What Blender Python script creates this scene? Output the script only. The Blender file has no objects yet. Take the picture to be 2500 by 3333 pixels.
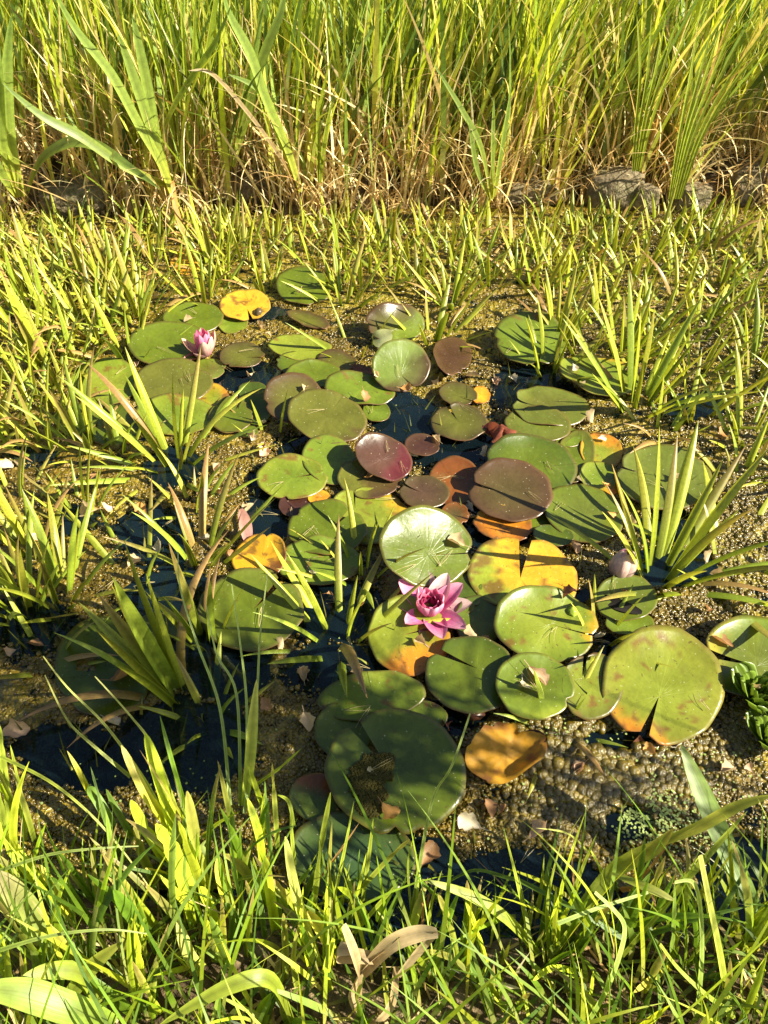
import bpy, bmesh, math, random
import numpy as np
from mathutils import Vector, Matrix, noise, Quaternion
R = math.radians
random.seed(7); rng = np.random.default_rng(7)
sc = bpy.context.scene
COL = sc.collection

# ------------------------------------------------------------------ camera, sky, sun, exposure
PITCH = R(45.0); CAM_H = 1.30; F_PX = 2406.0
cam = bpy.data.objects.new('camera', bpy.data.cameras.new('camera')); COL.objects.link(cam)
cam.location = (0, 0, CAM_H); cam.rotation_euler = (R(90) - PITCH, 0, 0)
cam.data.sensor_fit = 'VERTICAL'; cam.data.sensor_height = 36; cam.data.lens = 36 * F_PX / 3333
cam.data.clip_start = 0.02; cam.data.clip_end = 600
sc.camera = cam
SUN_AZ = math.atan2(-0.30, 1.0)      # where the sun stands, angle from +x (right, a little behind the viewer)
SUN_EL = R(37)
w = bpy.data.worlds.new('World'); sc.world = w; w.use_nodes = True
nt = w.node_tree; sky = nt.nodes.new('ShaderNodeTexSky'); sky.sky_type = 'NISHITA'; sky.sun_disc = False
sky.sun_elevation = SUN_EL; sky.sun_rotation = R(90) - SUN_AZ
nt.links.new(sky.outputs[0], nt.nodes['Background'].inputs[0]); nt.nodes['Background'].inputs[1].default_value = 0.05
sl = bpy.data.lights.new('sun', 'SUN'); sl.energy = 5.0; sl.angle = R(0.45); sl.color = (1.0, 0.94, 0.76)
so = bpy.data.objects.new('sun', sl); COL.objects.link(so)
sd = Vector((math.cos(SUN_AZ) * math.cos(SUN_EL), math.sin(SUN_AZ) * math.cos(SUN_EL), math.sin(SUN_EL)))
so.rotation_euler = sd.to_track_quat('Z', 'Y').to_euler()
sc.view_settings.view_transform = 'Standard'; sc.view_settings.look = 'None'
sc.view_settings.exposure = 1.42; sc.view_settings.gamma = 1.0
sc.render.engine = 'CYCLES'
sc.cycles.transparent_max_bounces = 16; sc.cycles.max_bounces = 7

# ------------------------------------------------------------------ points of the water plane, height planes
CR = {'S': (0, 0, 1), 'R1': (0, 0, .7535), 'R2': (1250, 0, .7535), 'R3': (200, 800, .5124), 'R4': (800, 850, .5124),
      'R5': (1500, 950, .6028), 'R6': (0, 1450, .5425), 'B1': (700, 1400, .5425), 'B2': (1400, 1500, .6631),
      'B3': (850, 2050, .6329), 'B4': (0, 2250, .6631), 'B5': (1000, 2500, .4822), 'B6': (1700, 2350, .4822)}
CO = Vector((0, 0, CAM_H))
FW = Vector((0, math.cos(PITCH), -math.sin(PITCH))); UP = Vector((0, math.sin(PITCH), math.cos(PITCH)))
def src(c, x, y):
    a = CR[c]; return a[0] + x * a[2], a[1] + y * a[2]
def ray(px, py):
    return Vector(((px - 1250) / F_PX, 0, 0)) - UP * ((py - 1666.5) / F_PX) + FW
def at(px, py, z=0.0):
    d = ray(px, py); return CO + d * ((z - CAM_H) / d.z)
def aty(px, py, y):
    d = ray(px, py); return CO + d * (y / d.y)
def on_plane(px, py, p, n):
    d = ray(px, py); return CO + d * ((p - CO).dot(n) / d.dot(n))
def proj(x, y, z):
    dx, dy, dz = x, y, z - CAM_H
    dep = dy * FW.y + dz * FW.z
    up = dy * UP.y + dz * UP.z
    return 1250 + F_PX * dx / dep, 1666.5 - F_PX * up / dep

def fbm(x, y, z=0.0, o=3):
    return noise.fractal(Vector((x, y, z)), 1.0, 2.0, o)
def sstep(a, b, x):
    t = np.clip((x - a) / (b - a), 0, 1); return t * t * (3 - 2 * t)

# ------------------------------------------------------------------ object helpers
def tag(o, label=None, cat=None, group=None, kind=None):
    if label: o['label'] = label
    if cat: o['category'] = cat
    if group: o['group'] = group
    if kind: o['kind'] = kind
    return o
def empty(name, loc=(0, 0, 0), **k):
    o = bpy.data.objects.new(name, None); o.empty_display_size = 0.02; COL.objects.link(o); o.location = loc
    return tag(o, **k)
def link(name, me, parent=None, loc=None):
    o = bpy.data.objects.new(name, me); COL.objects.link(o)
    if parent: o.parent = parent
    if loc is not None: o.location = loc
    return o
def mesh(name, V, Fc, mats=(), cols=None, uvs=None, smooth=True, midx=None):
    me = bpy.data.meshes.new(name)
    me.from_pydata([tuple(v) for v in V], [], [tuple(f) for f in Fc])
    for m in mats: me.materials.append(m)
    if smooth: me.polygons.foreach_set('use_smooth', [True] * len(me.polygons))
    if midx is not None: me.polygons.foreach_set('material_index', midx)
    if cols is not None:
        a = me.color_attributes.new('Col', 'FLOAT_COLOR', 'POINT')
        c = np.ones((len(V), 4), dtype=np.float32); c[:, :3] = np.asarray(cols); a.data.foreach_set('color', c.ravel())
    if uvs is not None:
        uv = me.uv_layers.new(name='UV'); li = np.empty(len(me.loops), dtype=np.int32)
        me.loops.foreach_get('vertex_index', li)
        uv.data.foreach_set('uv', np.asarray(uvs, dtype=np.float32)[li].ravel())
    me.update(); return me

# ------------------------------------------------------------------ materials
class NT:
    def __init__(s, name):
        s.m = bpy.data.materials.new(name); s.m.use_nodes = True; s.t = s.m.node_tree; s.t.nodes.clear()
        s.out = s.n('OutputMaterial')
    def n(s, ty, **k):
        nd = s.t.nodes.new('ShaderNode' + ty)
        for a, b in k.items(): setattr(nd, a, b)
        return nd
    def l(s, a, b): s.t.links.new(a, b)
    def noise(s, scale, detail=3, coord='Object', rough=.6):
        tc = s.n('TexCoord'); t = s.n('TexNoise'); t.inputs['Scale'].default_value = scale
        t.inputs['Detail'].default_value = detail; t.inputs['Roughness'].default_value = rough
        s.l(tc.outputs[coord], t.inputs['Vector']); return t.outputs['Fac']
    def ramp(s, fac, stops):
        r = s.n('ValToRGB'); e = r.color_ramp.elements
        while len(e) < len(stops): e.new(.5)
        for i, (p, c) in enumerate(stops):
            e[i].position = p; e[i].color = (*c, 1) if not isinstance(c, (int, float)) else (c, c, c, 1)
        s.l(fac, r.inputs[0]); return r.outputs[0]
    def math(s, op, a, b=None, c=None, clamp=False):
        m = s.n('Math', operation=op, use_clamp=clamp)
        for i, v in enumerate((a, b, c)):
            if v is None: continue
            if isinstance(v, (int, float)): m.inputs[i].default_value = v
            else: s.l(v, m.inputs[i])
        return m.outputs[0]
    def mix(s, fac, a, b, blend='MIX'):
        m = s.n('Mix', data_type='RGBA', blend_type=blend)
        for i, v in ((0, fac), (6, a), (7, b)):
            if isinstance(v, (int, float)): m.inputs[i].default_value = v
            elif isinstance(v, tuple): m.inputs[i].default_value = (*v, 1)
            else: s.l(v, m.inputs[i])
        return m.outputs[2]
    def bump(s, h, st=.5, d=.002):
        b = s.n('Bump'); b.inputs['Strength'].default_value = st; b.inputs['Distance'].default_value = d
        s.l(h, b.inputs['Height']); return b.outputs[0]
    def princ(s, col, rough=.5, normal=None, spec=.5, coat=0):
        p = s.n('BsdfPrincipled')
        for k_, v in (('Base Color', col), ('Roughness', rough)):
            if isinstance(v, tuple): p.inputs[k_].default_value = (*v, 1)
            elif isinstance(v, (int, float)): p.inputs[k_].default_value = v
            else: s.l(v, p.inputs[k_])
        p.inputs['Specular IOR Level'].default_value = spec; p.inputs['Coat Weight'].default_value = coat
        p.inputs['Coat Roughness'].default_value = .12
        if normal: s.l(normal, p.inputs['Normal'])
        return p.outputs[0]
    def fin(s, sh): s.l(sh, s.out.inputs['Surface']); return s.m

def leaf_mat(name, trans=.35, rough=.42, streak=True, gain=1.0, tsat=(1.15, 1.1, .55)):
    """thin leaf: vertex colour of the leaf itself, length-wise fibres, light coming through"""
    k = NT(name)
    a = k.n('Attribute', attribute_name='Col'); c = a.outputs['Color']
    oi = k.n('ObjectInfo'); v = k.math('MULTIPLY_ADD', oi.outputs['Random'], .5, .78)
    g = k.n('CombineColor'); [k.l(v, g.inputs[i]) for i in range(3)]
    c = k.mix(1.0, c, g.outputs[0], 'MULTIPLY')
    nz = k.noise(60, 3); c = k.mix(.55, c, k.ramp(nz, [(.3, (.62, .6, .5)), (.7, (1.25, 1.2, 1.1))]), 'MULTIPLY')
    nrm = None
    if streak:
        uv = k.n('UVMap'); mp = k.n('Mapping'); mp.inputs['Scale'].default_value = (9, .6, 1)
        k.l(uv.outputs[0], mp.inputs['Vector']); t = k.n('TexNoise'); t.inputs['Scale'].default_value = 1.6
        k.l(mp.outputs[0], t.inputs['Vector']); c = k.mix(.35, c, k.ramp(t.outputs['Fac'], [(.35, (.72, .72, .7)), (.65, (1.15, 1.15, 1.1))]), 'MULTIPLY')
        nrm = k.bump(t.outputs['Fac'], .35, .001)
    p = k.princ(c, rough, nrm, .5)
    tr = k.n('BsdfTranslucent'); k.l(k.mix(1.0, c, tsat, 'MULTIPLY'), tr.inputs[0])
    mx = k.n('MixShader'); mx.inputs[0].default_value = trans; k.l(p, mx.inputs[1]); k.l(tr.outputs[0], mx.inputs[2])
    return k.fin(mx.outputs[0])

M = {}
M['blade'] = leaf_mat('grass_leaf', .45)
M['sword'] = leaf_mat('water_soldier_leaf', .25, .36)
M['petal'] = leaf_mat('petal', .38, .45, gain=1, tsat=(1.1, .9, 1.0))
M['dry'] = leaf_mat('dry_leaf', .3, .6, tsat=(1.1, 1.0, .8))

def pad_material(name, under=False):
    k = NT(name)
    a = k.n('Attribute', attribute_name='Col'); c = a.outputs['Color']
    uv = k.n('UVMap'); sp = k.n('SeparateXYZ'); k.l(uv.outputs[0], sp.inputs[0])
    u, v = sp.outputs[0], sp.outputs[1]
    nd = k.noise(9, 2); ud = k.math('MULTIPLY_ADD', nd, .018, u)
    # main veins fork once on their way to the rim
    s1 = k.math('ABSOLUTE', k.math('SINE', k.math('MULTIPLY', ud, math.pi * 19)))
    v1 = k.math('POWER', k.math('SUBTRACT', 1, s1), 7)
    s2 = k.math('ABSOLUTE', k.math('SINE', k.math('MULTIPLY', ud, math.pi * 38)))
    v2 = k.math('MULTIPLY', k.math('POWER', k.math('SUBTRACT', 1, s2), 6), k.math('GREATER_THAN', v, .5))
    vein = k.math('MULTIPLY', k.math('ADD', v1, k.math('MULTIPLY', v2, .6)), k.math('POWER', k.math('SUBTRACT', 1.02, v, clamp=True), 1.6))
    c = k.mix(k.math('MULTIPLY', vein, .42, clamp=True), c, k.mix(1.0, c, (1.55, 1.45, 1.2), 'MULTIPLY'))
    big = k.noise(14, 4); c = k.mix(.75, c, k.ramp(big, [(.3, (.70, .68, .62)), (.5, (1, 1, 1)), (.72, (1.22, 1.2, 1.1))]), 'MULTIPLY')
    fine = k.noise(90, 3); c = k.mix(.4, c, k.ramp(fine, [(.35, (.75, .75, .7)), (.65, (1.15, 1.15, 1.1))]), 'MULTIPLY')
    # brown flecks and pale dust specks
    fl = k.noise(130, 1); c = k.mix(k.ramp(fl, [(.70, 0.), (.74, .7)]), c, (.10, .055, .02))
    tc = k.n('TexCoord'); vo = k.n('TexVoronoi'); vo.inputs['Scale'].default_value = 75
    k.l(tc.outputs['Object'], vo.inputs['Vector'])
    c = k.mix(k.ramp(vo.outputs['Distance'], [(.07, .55), (.10, 0.)]), c, (.55, .52, .35))
    if under:
        c = k.mix(.65, c, (.30, .10, .06))
    h = k.math('ADD', k.math('MULTIPLY', vein, -.16), k.math('ADD', k.math('MULTIPLY', big, .9), k.math('MULTIPLY', fine, .12)))
    ro = k.ramp(k.noise(20, 3), [(.3, .22), (.7, .38)])
    p = k.princ(c, ro, k.bump(h, .35, .006), .5)
    tr = k.n('BsdfTranslucent'); k.l(k.mix(1.0, c, (1.2, 1.1, .5), 'MULTIPLY'), tr.inputs[0])
    mx = k.n('MixShader'); mx.inputs[0].default_value = .10; k.l(p, mx.inputs[1]); k.l(tr.outputs[0], mx.inputs[2])
    return k.fin(mx.outputs[0])
M['pad'] = pad_material('lily_pad_top'); M['under'] = pad_material('lily_pad_underside', True)

k = NT('pond_water')
nz = k.noise(5, 2); bmp = k.bump(nz, .25, .01)
fr = k.n('Fresnel'); fr.inputs['IOR'].default_value = 1.45; k.l(bmp, fr.inputs['Normal'])
tr = k.n('BsdfTransparent'); tr.inputs[0].default_value = (.42, .60, .68, 1)
df = k.n('BsdfDiffuse'); k.l(k.mix(k.ramp(k.noise(2.2, 3), [(.35, 0.), (.65, 1.)]), (.005, .014, .022), (.034, .075, .098)), df.inputs[0])
gl = k.n('BsdfGlossy'); gl.inputs['Roughness'].default_value = .04; k.l(bmp, gl.inputs['Normal'])
m1 = k.n('MixShader'); m1.inputs[0].default_value = .17; k.l(tr.outputs[0], m1.inputs[1]); k.l(df.outputs[0], m1.inputs[2])
m2 = k.n('MixShader'); k.l(fr.outputs[0], m2.inputs[0]); k.l(m1.outputs[0], m2.inputs[1]); k.l(gl.outputs[0], m2.inputs[2])
M['water'] = k.fin(m2.outputs[0])

k = NT('bank_soil')
a1 = k.noise(7, 5); a2 = k.noise(55, 5)
c = k.ramp(a1, [(.35, (.030, .020, .010)), (.5, (.12, .085, .045)), (.65, (.34, .26, .16))])
c = k.mix(.7, c, k.ramp(a2, [(.35, (.45, .42, .38)), (.65, (1.4, 1.35, 1.2))]), 'MULTIPLY')
M['soil'] = k.fin(k.princ(c, .85, k.bump(a2, .9, .02), .2))

k = NT('stone')
a1 = k.noise(9, 5); a2 = k.noise(70, 4)
c = k.ramp(a1, [(.3, (.08, .06, .035)), (.5, (.20, .155, .09)), (.7, (.36, .30, .20))])
c = k.mix(.7, c, k.ramp(a2, [(.3, (.5, .48, .42)), (.7, (1.3, 1.3, 1.2))]), 'MULTIPLY')
c = k.mix(k.ramp(k.noise(16, 4), [(.52, 0.), (.64, .75)]), c, (.09, .085, .02))
M['stone'] = k.fin(k.princ(c, .8, k.bump(k.math('ADD', a1, k.math('MULTIPLY', a2, .4)), .9, .02), .3))

def algae(name, rough, coat, dark):
    k = NT(name)
    a1 = k.noise(4, 4); a2 = k.noise(45, 4)
    c = k.ramp(a1, [(.3, (.045, .030, .004)), (.45, (.13, .088, .009)), (.58, (.19, .145, .014)), (.72, (.16, .148, .015))] if name == 'algae_mat' else [(.3, (.060, .040, .003)), (.5, (.140, .096, .005)), (.7, (.165, .135, .010))])
    c = k.mix(.75, c, k.ramp(a2, [(.3, (.35, .32, .28)), (.52, (.9, .9, .9)), (.72, (1.5, 1.5, 1.35))]), 'MULTIPLY')
    oi = k.n('ObjectInfo')
    c = k.mix(1.0, c, k.ramp(oi.outputs['Random'], [(0, (dark, dark * .95, dark * .9)), (1, (1.45, 1.40, 1.25))]), 'MULTIPLY')
    tc = k.n('TexCoord'); v1 = k.n('TexVoronoi'); v1.inputs['Scale'].default_value = 150; k.l(tc.outputs['Object'], v1.inputs['Vector'])
    v2 = k.n('TexVoronoi'); v2.inputs['Scale'].default_value = 62; k.l(tc.outputs['Object'], v2.inputs['Vector'])
    hh = k.math('ADD', k.math('MULTIPLY', k.math('SUBTRACT', 1, v1.outputs['Distance']), .5), k.math('ADD', k.math('SUBTRACT', 1, v2.outputs['Distance']), a2))
    p = k.princ(c, rough, k.bump(hh, 1.0 if name == 'algae_mat' else .35, .008), .55, coat)
    return k.fin(p)
M['mat'] = algae('algae_mat', .38, .3, .55); M['bubble'] = algae('algae_bubble', .22, .6, .6)

def plain(name, col, rough=.6, bs=60, vary=.6, spec=.4):
    k = NT(name); n_ = k.noise(bs, 4)
    c = k.mix(vary, col, k.ramp(n_, [(.3, (.5, .48, .45)), (.7, (1.35, 1.3, 1.25))]), 'MULTIPLY')
    return k.fin(k.princ(c, rough, k.bump(n_, .4, .002), spec))
M['dark_algae'] = plain('dark_algae', (.060, .052, .010), .6, 60, .7, .15)
M['duckweed'] = plain('duckweed', (.30, .38, .10), .4)
M['stamen'] = plain('stamen', (.22, .010, .012), .5)
M['needle'] = plain('pine_needle', (.55, .45, .22), .5)
M['slate'] = plain('dark_slug_skin', (.018, .014, .010), .35)

# ------------------------------------------------------------------ terrain: near bank, pond bottom, far bank, meadow to the horizon
NEARW, FARW = .47, 3.06
def near_edge(x): return NEARW - .13 * float(sstep(-.25, .05, x)) + .03 * float(sstep(.5, .8, x)) + .05 * math.sin(x * 2.1 + .6) + .035 * fbm(x * 3, 5) + (.04 if x > .3 else 0)
def far_edge(x): return FARW + .06 * fbm(x * 1.7, 9) + .05 * math.sin(x * 1.9)
def ground_z(x, y):
    ne, fe = near_edge(x), far_edge(x)
    if y < ne: t = min(1, (ne - y) / .16); return -.03 + .10 * t * t * (3 - 2 * t) + .02 * fbm(x * 6, y * 6)
    if y > fe:
        t = min(1, (y - fe) / .16); z = -.03 + .16 * t * t * (3 - 2 * t) + .035 * fbm(x * 5, y * 5)
        return z + .02 * max(0, y - fe - .3)
    d = min(y - ne, fe - y); return -.03 - min(.33, d * 1.6) + .02 * fbm(x * 4, y * 4)
xs = np.concatenate([[-300, -80, -25, -9, -5], np.linspace(-3.2, 3.2, 160), [5, 9, 25, 80, 300]])
ys = np.concatenate([[-200, -50, -12, -4, -1.5], np.linspace(-.6, .8, 56), np.linspace(.88, 2.7, 24), np.linspace(2.76, 3.9, 60), [4.3, 4.8, 5.5, 6.5, 8, 12, 25, 80, 300]])
V = [(x, y, ground_z(x, y)) for y in ys for x in xs]; nx = len(xs)
Fc = [(j * nx + i, j * nx + i + 1, (j + 1) * nx + i + 1, (j + 1) * nx + i) for j in range(len(ys) - 1) for i in range(nx - 1)]
tag(link('ground', mesh('ground', V, Fc, [M['soil']])), kind='structure')
xs = np.linspace(-6, 6, 60); ys = np.linspace(.25, 3.35, 24)
V = [(x, y, 0) for y in ys for x in xs]; nx = len(xs)
Fc = [(j * nx + i, j * nx + i + 1, (j + 1) * nx + i + 1, (j + 1) * nx + i) for j in range(len(ys) - 1) for i in range(nx - 1)]
tag(link('pond_water', mesh('pond_water', V, Fc, [M['water']])), kind='structure')

# ------------------------------------------------------------------ lily pads
GREEN = (.125, .165, .012); YEL = (.25, .29, .028); LIME = (.17, .235, .022); OLIVE = (.135, .138, .020)
DEEP = (.070, .105, .012); SHADE_GREEN = (.045, .09, .030); GOLD = (.62, .33, .022); ORANGE = (.55, .20, .018)  # the dark blue-green is plain pad green with shade mixed into it
MAR = (.055, .022, .016); MARL = (.085, .042, .022); BROWN = (.085, .062, .020); RUST = (.20, .065, .014)
GREY = (.145, .175, .024); EDGE = (.13, .075, .03)
# crop, cx, cy, rx, ry, rot, notch (apex dx, dy, rim angle deg in picture, half gap deg) or None, centre, rim, side(angle, colour, reach) or None, layer, tilt(deg, direction), label
PADS = [
 ('R3', 840, 460, 185, 88, 4, None, GREEN, GREEN, None, 1, (6, 135), 'green lily pad behind the half-closed pink flower, pale gloss on its left end'),
 ('R3', 1165, 380, 155, 90, 0, (15, 18, -75, 5), GOLD, (.6, .36, .03), None, 2, (8, 90), 'golden yellow notched lily pad at the upper left of the pads'),
 ('R3', 1085, 480, 97, 72, 0, None, LIME, YEL, None, 0, (0, 0), 'small yellow-green lily pad tucked below the golden yellow pad'),
 ('R3', 690, 625, 252, 125, 3, None, GREEN, GREEN, None, 2, (7, 130), 'large green lily pad carrying the half-closed pink flower'),
 ('R3', 1148, 697, 135, 73, 4, (17, 6, -20, 3), OLIVE, BROWN, None, 2, (0, 0), 'olive oval lily pad just right of the half-closed pink flower'),
 ('R3', 300, 875, 190, 132, 12, None, YEL, LIME, None, 1, (3, 120), 'yellow-green lily pad at the far left with needles on it'),
 ('R3', 710, 870, 240, 130, 2, (20, -18, 35, 1.5), OLIVE, OLIVE, None, 3, (5, 120), 'big olive lily pad directly below the half-closed pink flower'),
 ('R3', 930, 785, 112, 64, 10, None, OLIVE, LIME, None, 1, (0, 0), 'olive lily pad showing under the right side of the half-closed flower'),
 ('R3', 730, 1080, 250, 118, 0, None, LIME, YEL, None, 1, (0, 0), 'yellow-green lily pad behind the tall sword leaves on the left'),
 ('R3', 965, 960, 98, 78, -10, None, YEL, GOLD, (20, ORANGE, .75), 0, (0, 0), 'yellow lily pad with an orange edge beside the dark water gap'),
 ('R3', 1075, 1080, 135, 105, 0, (30, -40, 62, 6), GREEN, OLIVE, None, 2, (0, 0), 'round green notched lily pad with a brownish rim right of the sword leaves'),
 ('R3', 1185, 1180, 62, 38, 0, None, LIME, GREEN, None, 1, (0, 0), 'tiny green pad tip below the round notched pad on the left'),
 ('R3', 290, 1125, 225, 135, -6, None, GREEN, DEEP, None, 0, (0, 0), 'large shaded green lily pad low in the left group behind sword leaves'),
 ('R3', 90, 1110, 130, 88, 0, None, LIME, LIME, None, 0, (0, 0), 'leftmost lily pad, yellow-green and half hidden by sword leaves'),
 ('R4', 50, 832, 92, 62, 0, None, DEEP, DEEP, None, 0, (0, 0), 'small dark green pad left of the two glossy olive pads'),
 ('R4', 55, 955, 98, 92, 0, None, DEEP, GREEN, None, 1, (0, 0), 'dark green pad pressed against the left of the glossy olive pads'),
 ('R4', 365, 165, 168, 108, -8, (35, 25, -52, 7), GREEN, GREEN, None, 2, (10, 100), 'striped-shadow green lily pad furthest from the viewer'),
 ('R4', 395, 368, 135, 44, -16, None, OLIVE, MARL, None, 2, (0, 0), 'narrow olive and maroon pad lying below the furthest green pad'),
 ('R4', 345, 548, 195, 72, -4, (5, 15, -5, 1.5), YEL, YEL, None, 3, (0, 0), 'bright yellow-green oval pad with a dark nick at its left end'),
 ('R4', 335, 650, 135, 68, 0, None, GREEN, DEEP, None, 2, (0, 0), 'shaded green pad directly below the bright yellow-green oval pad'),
 ('R4', 430, 722, 170, 82, 4, None, GREEN, GREEN, None, 3, (9, 130), 'glossy green pad between the bright yellow oval and the lime pad'),
 ('R4', 580, 630, 118, 57, -8, (20, 5, -20, 3), OLIVE, MARL, None, 4, (0, 0), 'small brownish oval pad in the middle of the upper pads'),
 ('R4', 725, 697, 75, 32, -4, None, RUST, RUST, None, 2, (0, 0), 'rusty sliver of a pad left of the upright green and maroon pad'),
 ('R4', 948, 395, 183, 112, -3, (-5, 40, 190, 4), OLIVE, MARL, (-30, GREEN, .1), 4, (30, 115), 'raised olive-maroon pad with a folded lobe near the top centre'),
 ('R4', 985, 668, 176, 155, 0, (0, 50, -62, 2.5), (.13, .14, .03), MARL, (125, (.14, .19, .03), .0), 5, (34, 105), 'upright pad green above and maroon below in the upper centre'),
 ('R4', 1310, 600, 120, 118, 0, None, MAR, MARL, None, 3, (16, 200), 'dark maroon pad leaning among sword leaves at upper centre right'),
 ('R4', 725, 815, 215, 90, -8, None, LIME, GREEN, None, 4, (10, 120), 'lime green glossy pad with a nicked right end above the blue water'),
 ('R4', 830, 955, 85, 62, -10, None, LIME, GREEN, None, 2, (0, 0), 'pointed green pad piece over the blue water below the lime pad'),
 ('R4', 305, 878, 182, 148, -6, None, OLIVE, MARL, None, 4, (18, 130), 'glossy olive pad with a maroon rim and a round shadow on it'),
 ('R4', 515, 992, 242, 150, -12, None, OLIVE, OLIVE, (-60, MARL, .75), 6, (12, 120), 'big smooth olive oval pad in front of the glossy maroon-rimmed pad'),
 ('R4', 1350, 845, 118, 66, -8, (0, 12, -30, 3), OLIVE, BROWN, None, 3, (0, 0), 'small olive oval pad at the right side of the blue channel'),
 ('R4', 1495, 850, 58, 54, 0, None, GOLD, ORANGE, None, 1, (0, 0), 'small orange-yellow pad behind the small olive oval pad'),
 ('R4', 1358, 1027, 173, 108, -3, (-12, -18, 118, 4), OLIVE, BROWN, None, 3, (4, 90), 'olive pad with a slit at its upper left beside the blue channel'),
 ('B1', 690, 185, 165, 128, -22, None, LIME, LIME, (20, GREEN, .4), 2, (5, 130), 'bright lime pad left of the purple-brown raised pad'),
 ('B1', 460, 285, 205, 122, 0, (20, -5, 15, 4), LIME, YEL, None, 3, (4, 110), 'lime green pad with a notch at its right, left of the dark pads'),
 ('B1', 1010, 162, 175, 118, -26, None, (.12, .055, .038), MARL, (-20, (.11, .022, .024), .25), 6, (20, 125), 'raised purple-brown pad with a wine red lower lobe'),
 ('B1', 1243, 90, 104, 60, -4, (20, 20, 0, 3), MAR, MARL, None, 4, (5, 90), 'small wine red pad in the blue water at the centre'),
 ('B1', 930, 290, 185, 112, -2, None, BROWN, MARL, (180, OLIVE, .0), 3, (3, 110), 'brown pad with an orange leaf scrap on it below the raised purple pad'),
 ('B1', 1258, 372, 144, 92, -3, (-22, -2, 158, 4), (.10, .055, .032), BROWN, None, 3, (0, 0), 'small round brown pad with a slit on its left, centre of the picture'),
 ('B1', 1435, 310, 150, 138, 0, None, RUST, (.15, .045, .012), None, 1, (0, 0), 'decaying rust-coloured pad between the two dark brown pads'),
 ('B1', 480, 455, 92, 68, 0, None, MAR, MAR, None, 1, (0, 0), 'small dark purple pad left of the orange pad piece'),
 ('B1', 625, 405, 66, 47, 0, None, ORANGE, GOLD, None, 1, (0, 0), 'small orange pad piece between lime and green pads'),
 ('B1', 930, 520, 238, 160, -8, (-90, -50, 120, 2), YEL, YEL, (25, GOLD, .85), 1, (0, 0), 'wide yellow-green pad under the dark brown ones'),
 ('B1', 670, 592, 228, 152, 0, (20, 0, 48, 4), GREEN, GREEN, None, 4, (4, 90), 'round mid-green notched pad with shadow bars left of the glossy pad'),
 ('B1', 620, 790, 243, 132, 0, None, LIME, LIME, None, 2, (0, 0), 'yellow-green pad with curved needles under the round mid-green pad'),
 ('B1', 1262, 705, 272, 222, -14, (18, 45, 8, 1.2), GREEN, GREEN, (-60, OLIVE, .75), 6, (27, 126), 'large glossy light green pad just above the open pink flower'),
 ('B1', 270, 762, 160, 128, 20, None, GOLD, GOLD, (-60, RUST, .3), 2, (10, 40), 'folded golden pad at left centre beside the dark water'),
 ('B1', 220, 1082, 302, 228, 4, (10, -12, 48, 5), GREEN, GREY, None, 3, (3, 90), 'large green notched pad with diagonal shadow bars at centre left'),
 ('B1', 1165, 1240, 240, 222, -20, (-55, -10, 40, 3), YEL, YEL, (-50, ORANGE, .35), 3, (4, 90), 'yellow pad turning orange under the open pink flower'),
 ('B1', 1490, 960, 112, 135, 0, None, DEEP, GREEN, None, 4, (0, 0), 'green pad between the open pink flower and the golden pad'),
 ('B2', 235, 790, 110, 120, 10, None, GREEN, DEEP, None, 2, (0, 0), 'dark green pad to the right of the open pink flower'),
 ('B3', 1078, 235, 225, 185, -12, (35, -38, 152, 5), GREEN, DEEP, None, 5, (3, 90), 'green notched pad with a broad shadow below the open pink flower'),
 ('B2', 455, 570, 260, 172, -12, (-12, 5, 96, 7), GOLD, GOLD, (-150, YEL, .1), 3, (5, 90), 'golden notched pad crossed by shadow bars right of the flower'),
 ('B2', 568, 806, 246, 172, -10, (25, -5, -4, 1.5), YEL, LIME, (-10, GOLD, .9), 5, (7, 115), 'large lime yellow pad with its edge turned up, in front of the golden one'),
 ('B2', 962, 675, 148, 105, 0, None, GREY, GREEN, None, 4, (0, 0), 'green pad with a long dark slit just below the closed bud'),
 ('B2', 980, 795, 115, 58, 0, None, LIME, GREEN, None, 2, (0, 0), 'green pad edge showing under the pad with the dark slit'),
 ('B2', 1140, 1112, 288, 262, -20, (-15, 40, -91, 5), YEL, (.27, .27, .03), (-138, ORANGE, .68), 4, (3, 90), 'biggest yellow-green pad with an orange lower left lobe'),
 ('B2', 795, 1105, 142, 158, 0, (-48, -45, 104, 5), YEL, OLIVE, (90, MARL, .8), 5, (0, 0), 'small round pad with brown speckles and a notch at its top'),
 ('B2', 512, 1108, 184, 154, -12, None, GREEN, LIME, (-90, YEL, .6), 7, (4, 110), 'green pad with a curled tan leaf standing on it'),
 ('B2', 1600, 960, 265, 188, 0, (5, 45, 176, 6), GREY, LIME, (140, (.34, .29, .04), .7), 3, (0, 0), 'pale green and yellow pad cut by the right edge of the picture'),
 ('B2', 397, 150, 197, 142, -6, (-38, 5, 172, 3), BROWN, MARL, None, 6, (5, 90), 'large dark brown pad with a slit on its left side'),
 ('R5', 380, 938, 238, 146, -8, None, GREEN, DEEP, None, 4, (6, 110), 'dark green pad right behind the large dark brown pad'),
 ('R5', 620, 890, 96, 138, -10, None, GREEN, OLIVE, None, 2, (0, 0), 'green pad with a raised brown rim next to the orange-yellow pad'),
 ('R5', 755, 858, 112, 95, -18, None, YEL, GOLD, (90, ORANGE, .5), 1, (0, 0), 'yellow pad with an orange upper edge left of the grey-green pad'),
 ('R5', 1100, 1005, 250, 160, -6, (-30, -12, 170, 1.5), GREY, GREY, None, 4, (3, 90), 'large grey-green pad with a tan leaf on it at the right'),
 ('R5', 487, 620, 200, 102, -6, (-85, -10, 175, 3), OLIVE, GREY, None, 4, (0, 0), 'flat grey-green pad with parallel shadow bars at upper right'),
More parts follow.
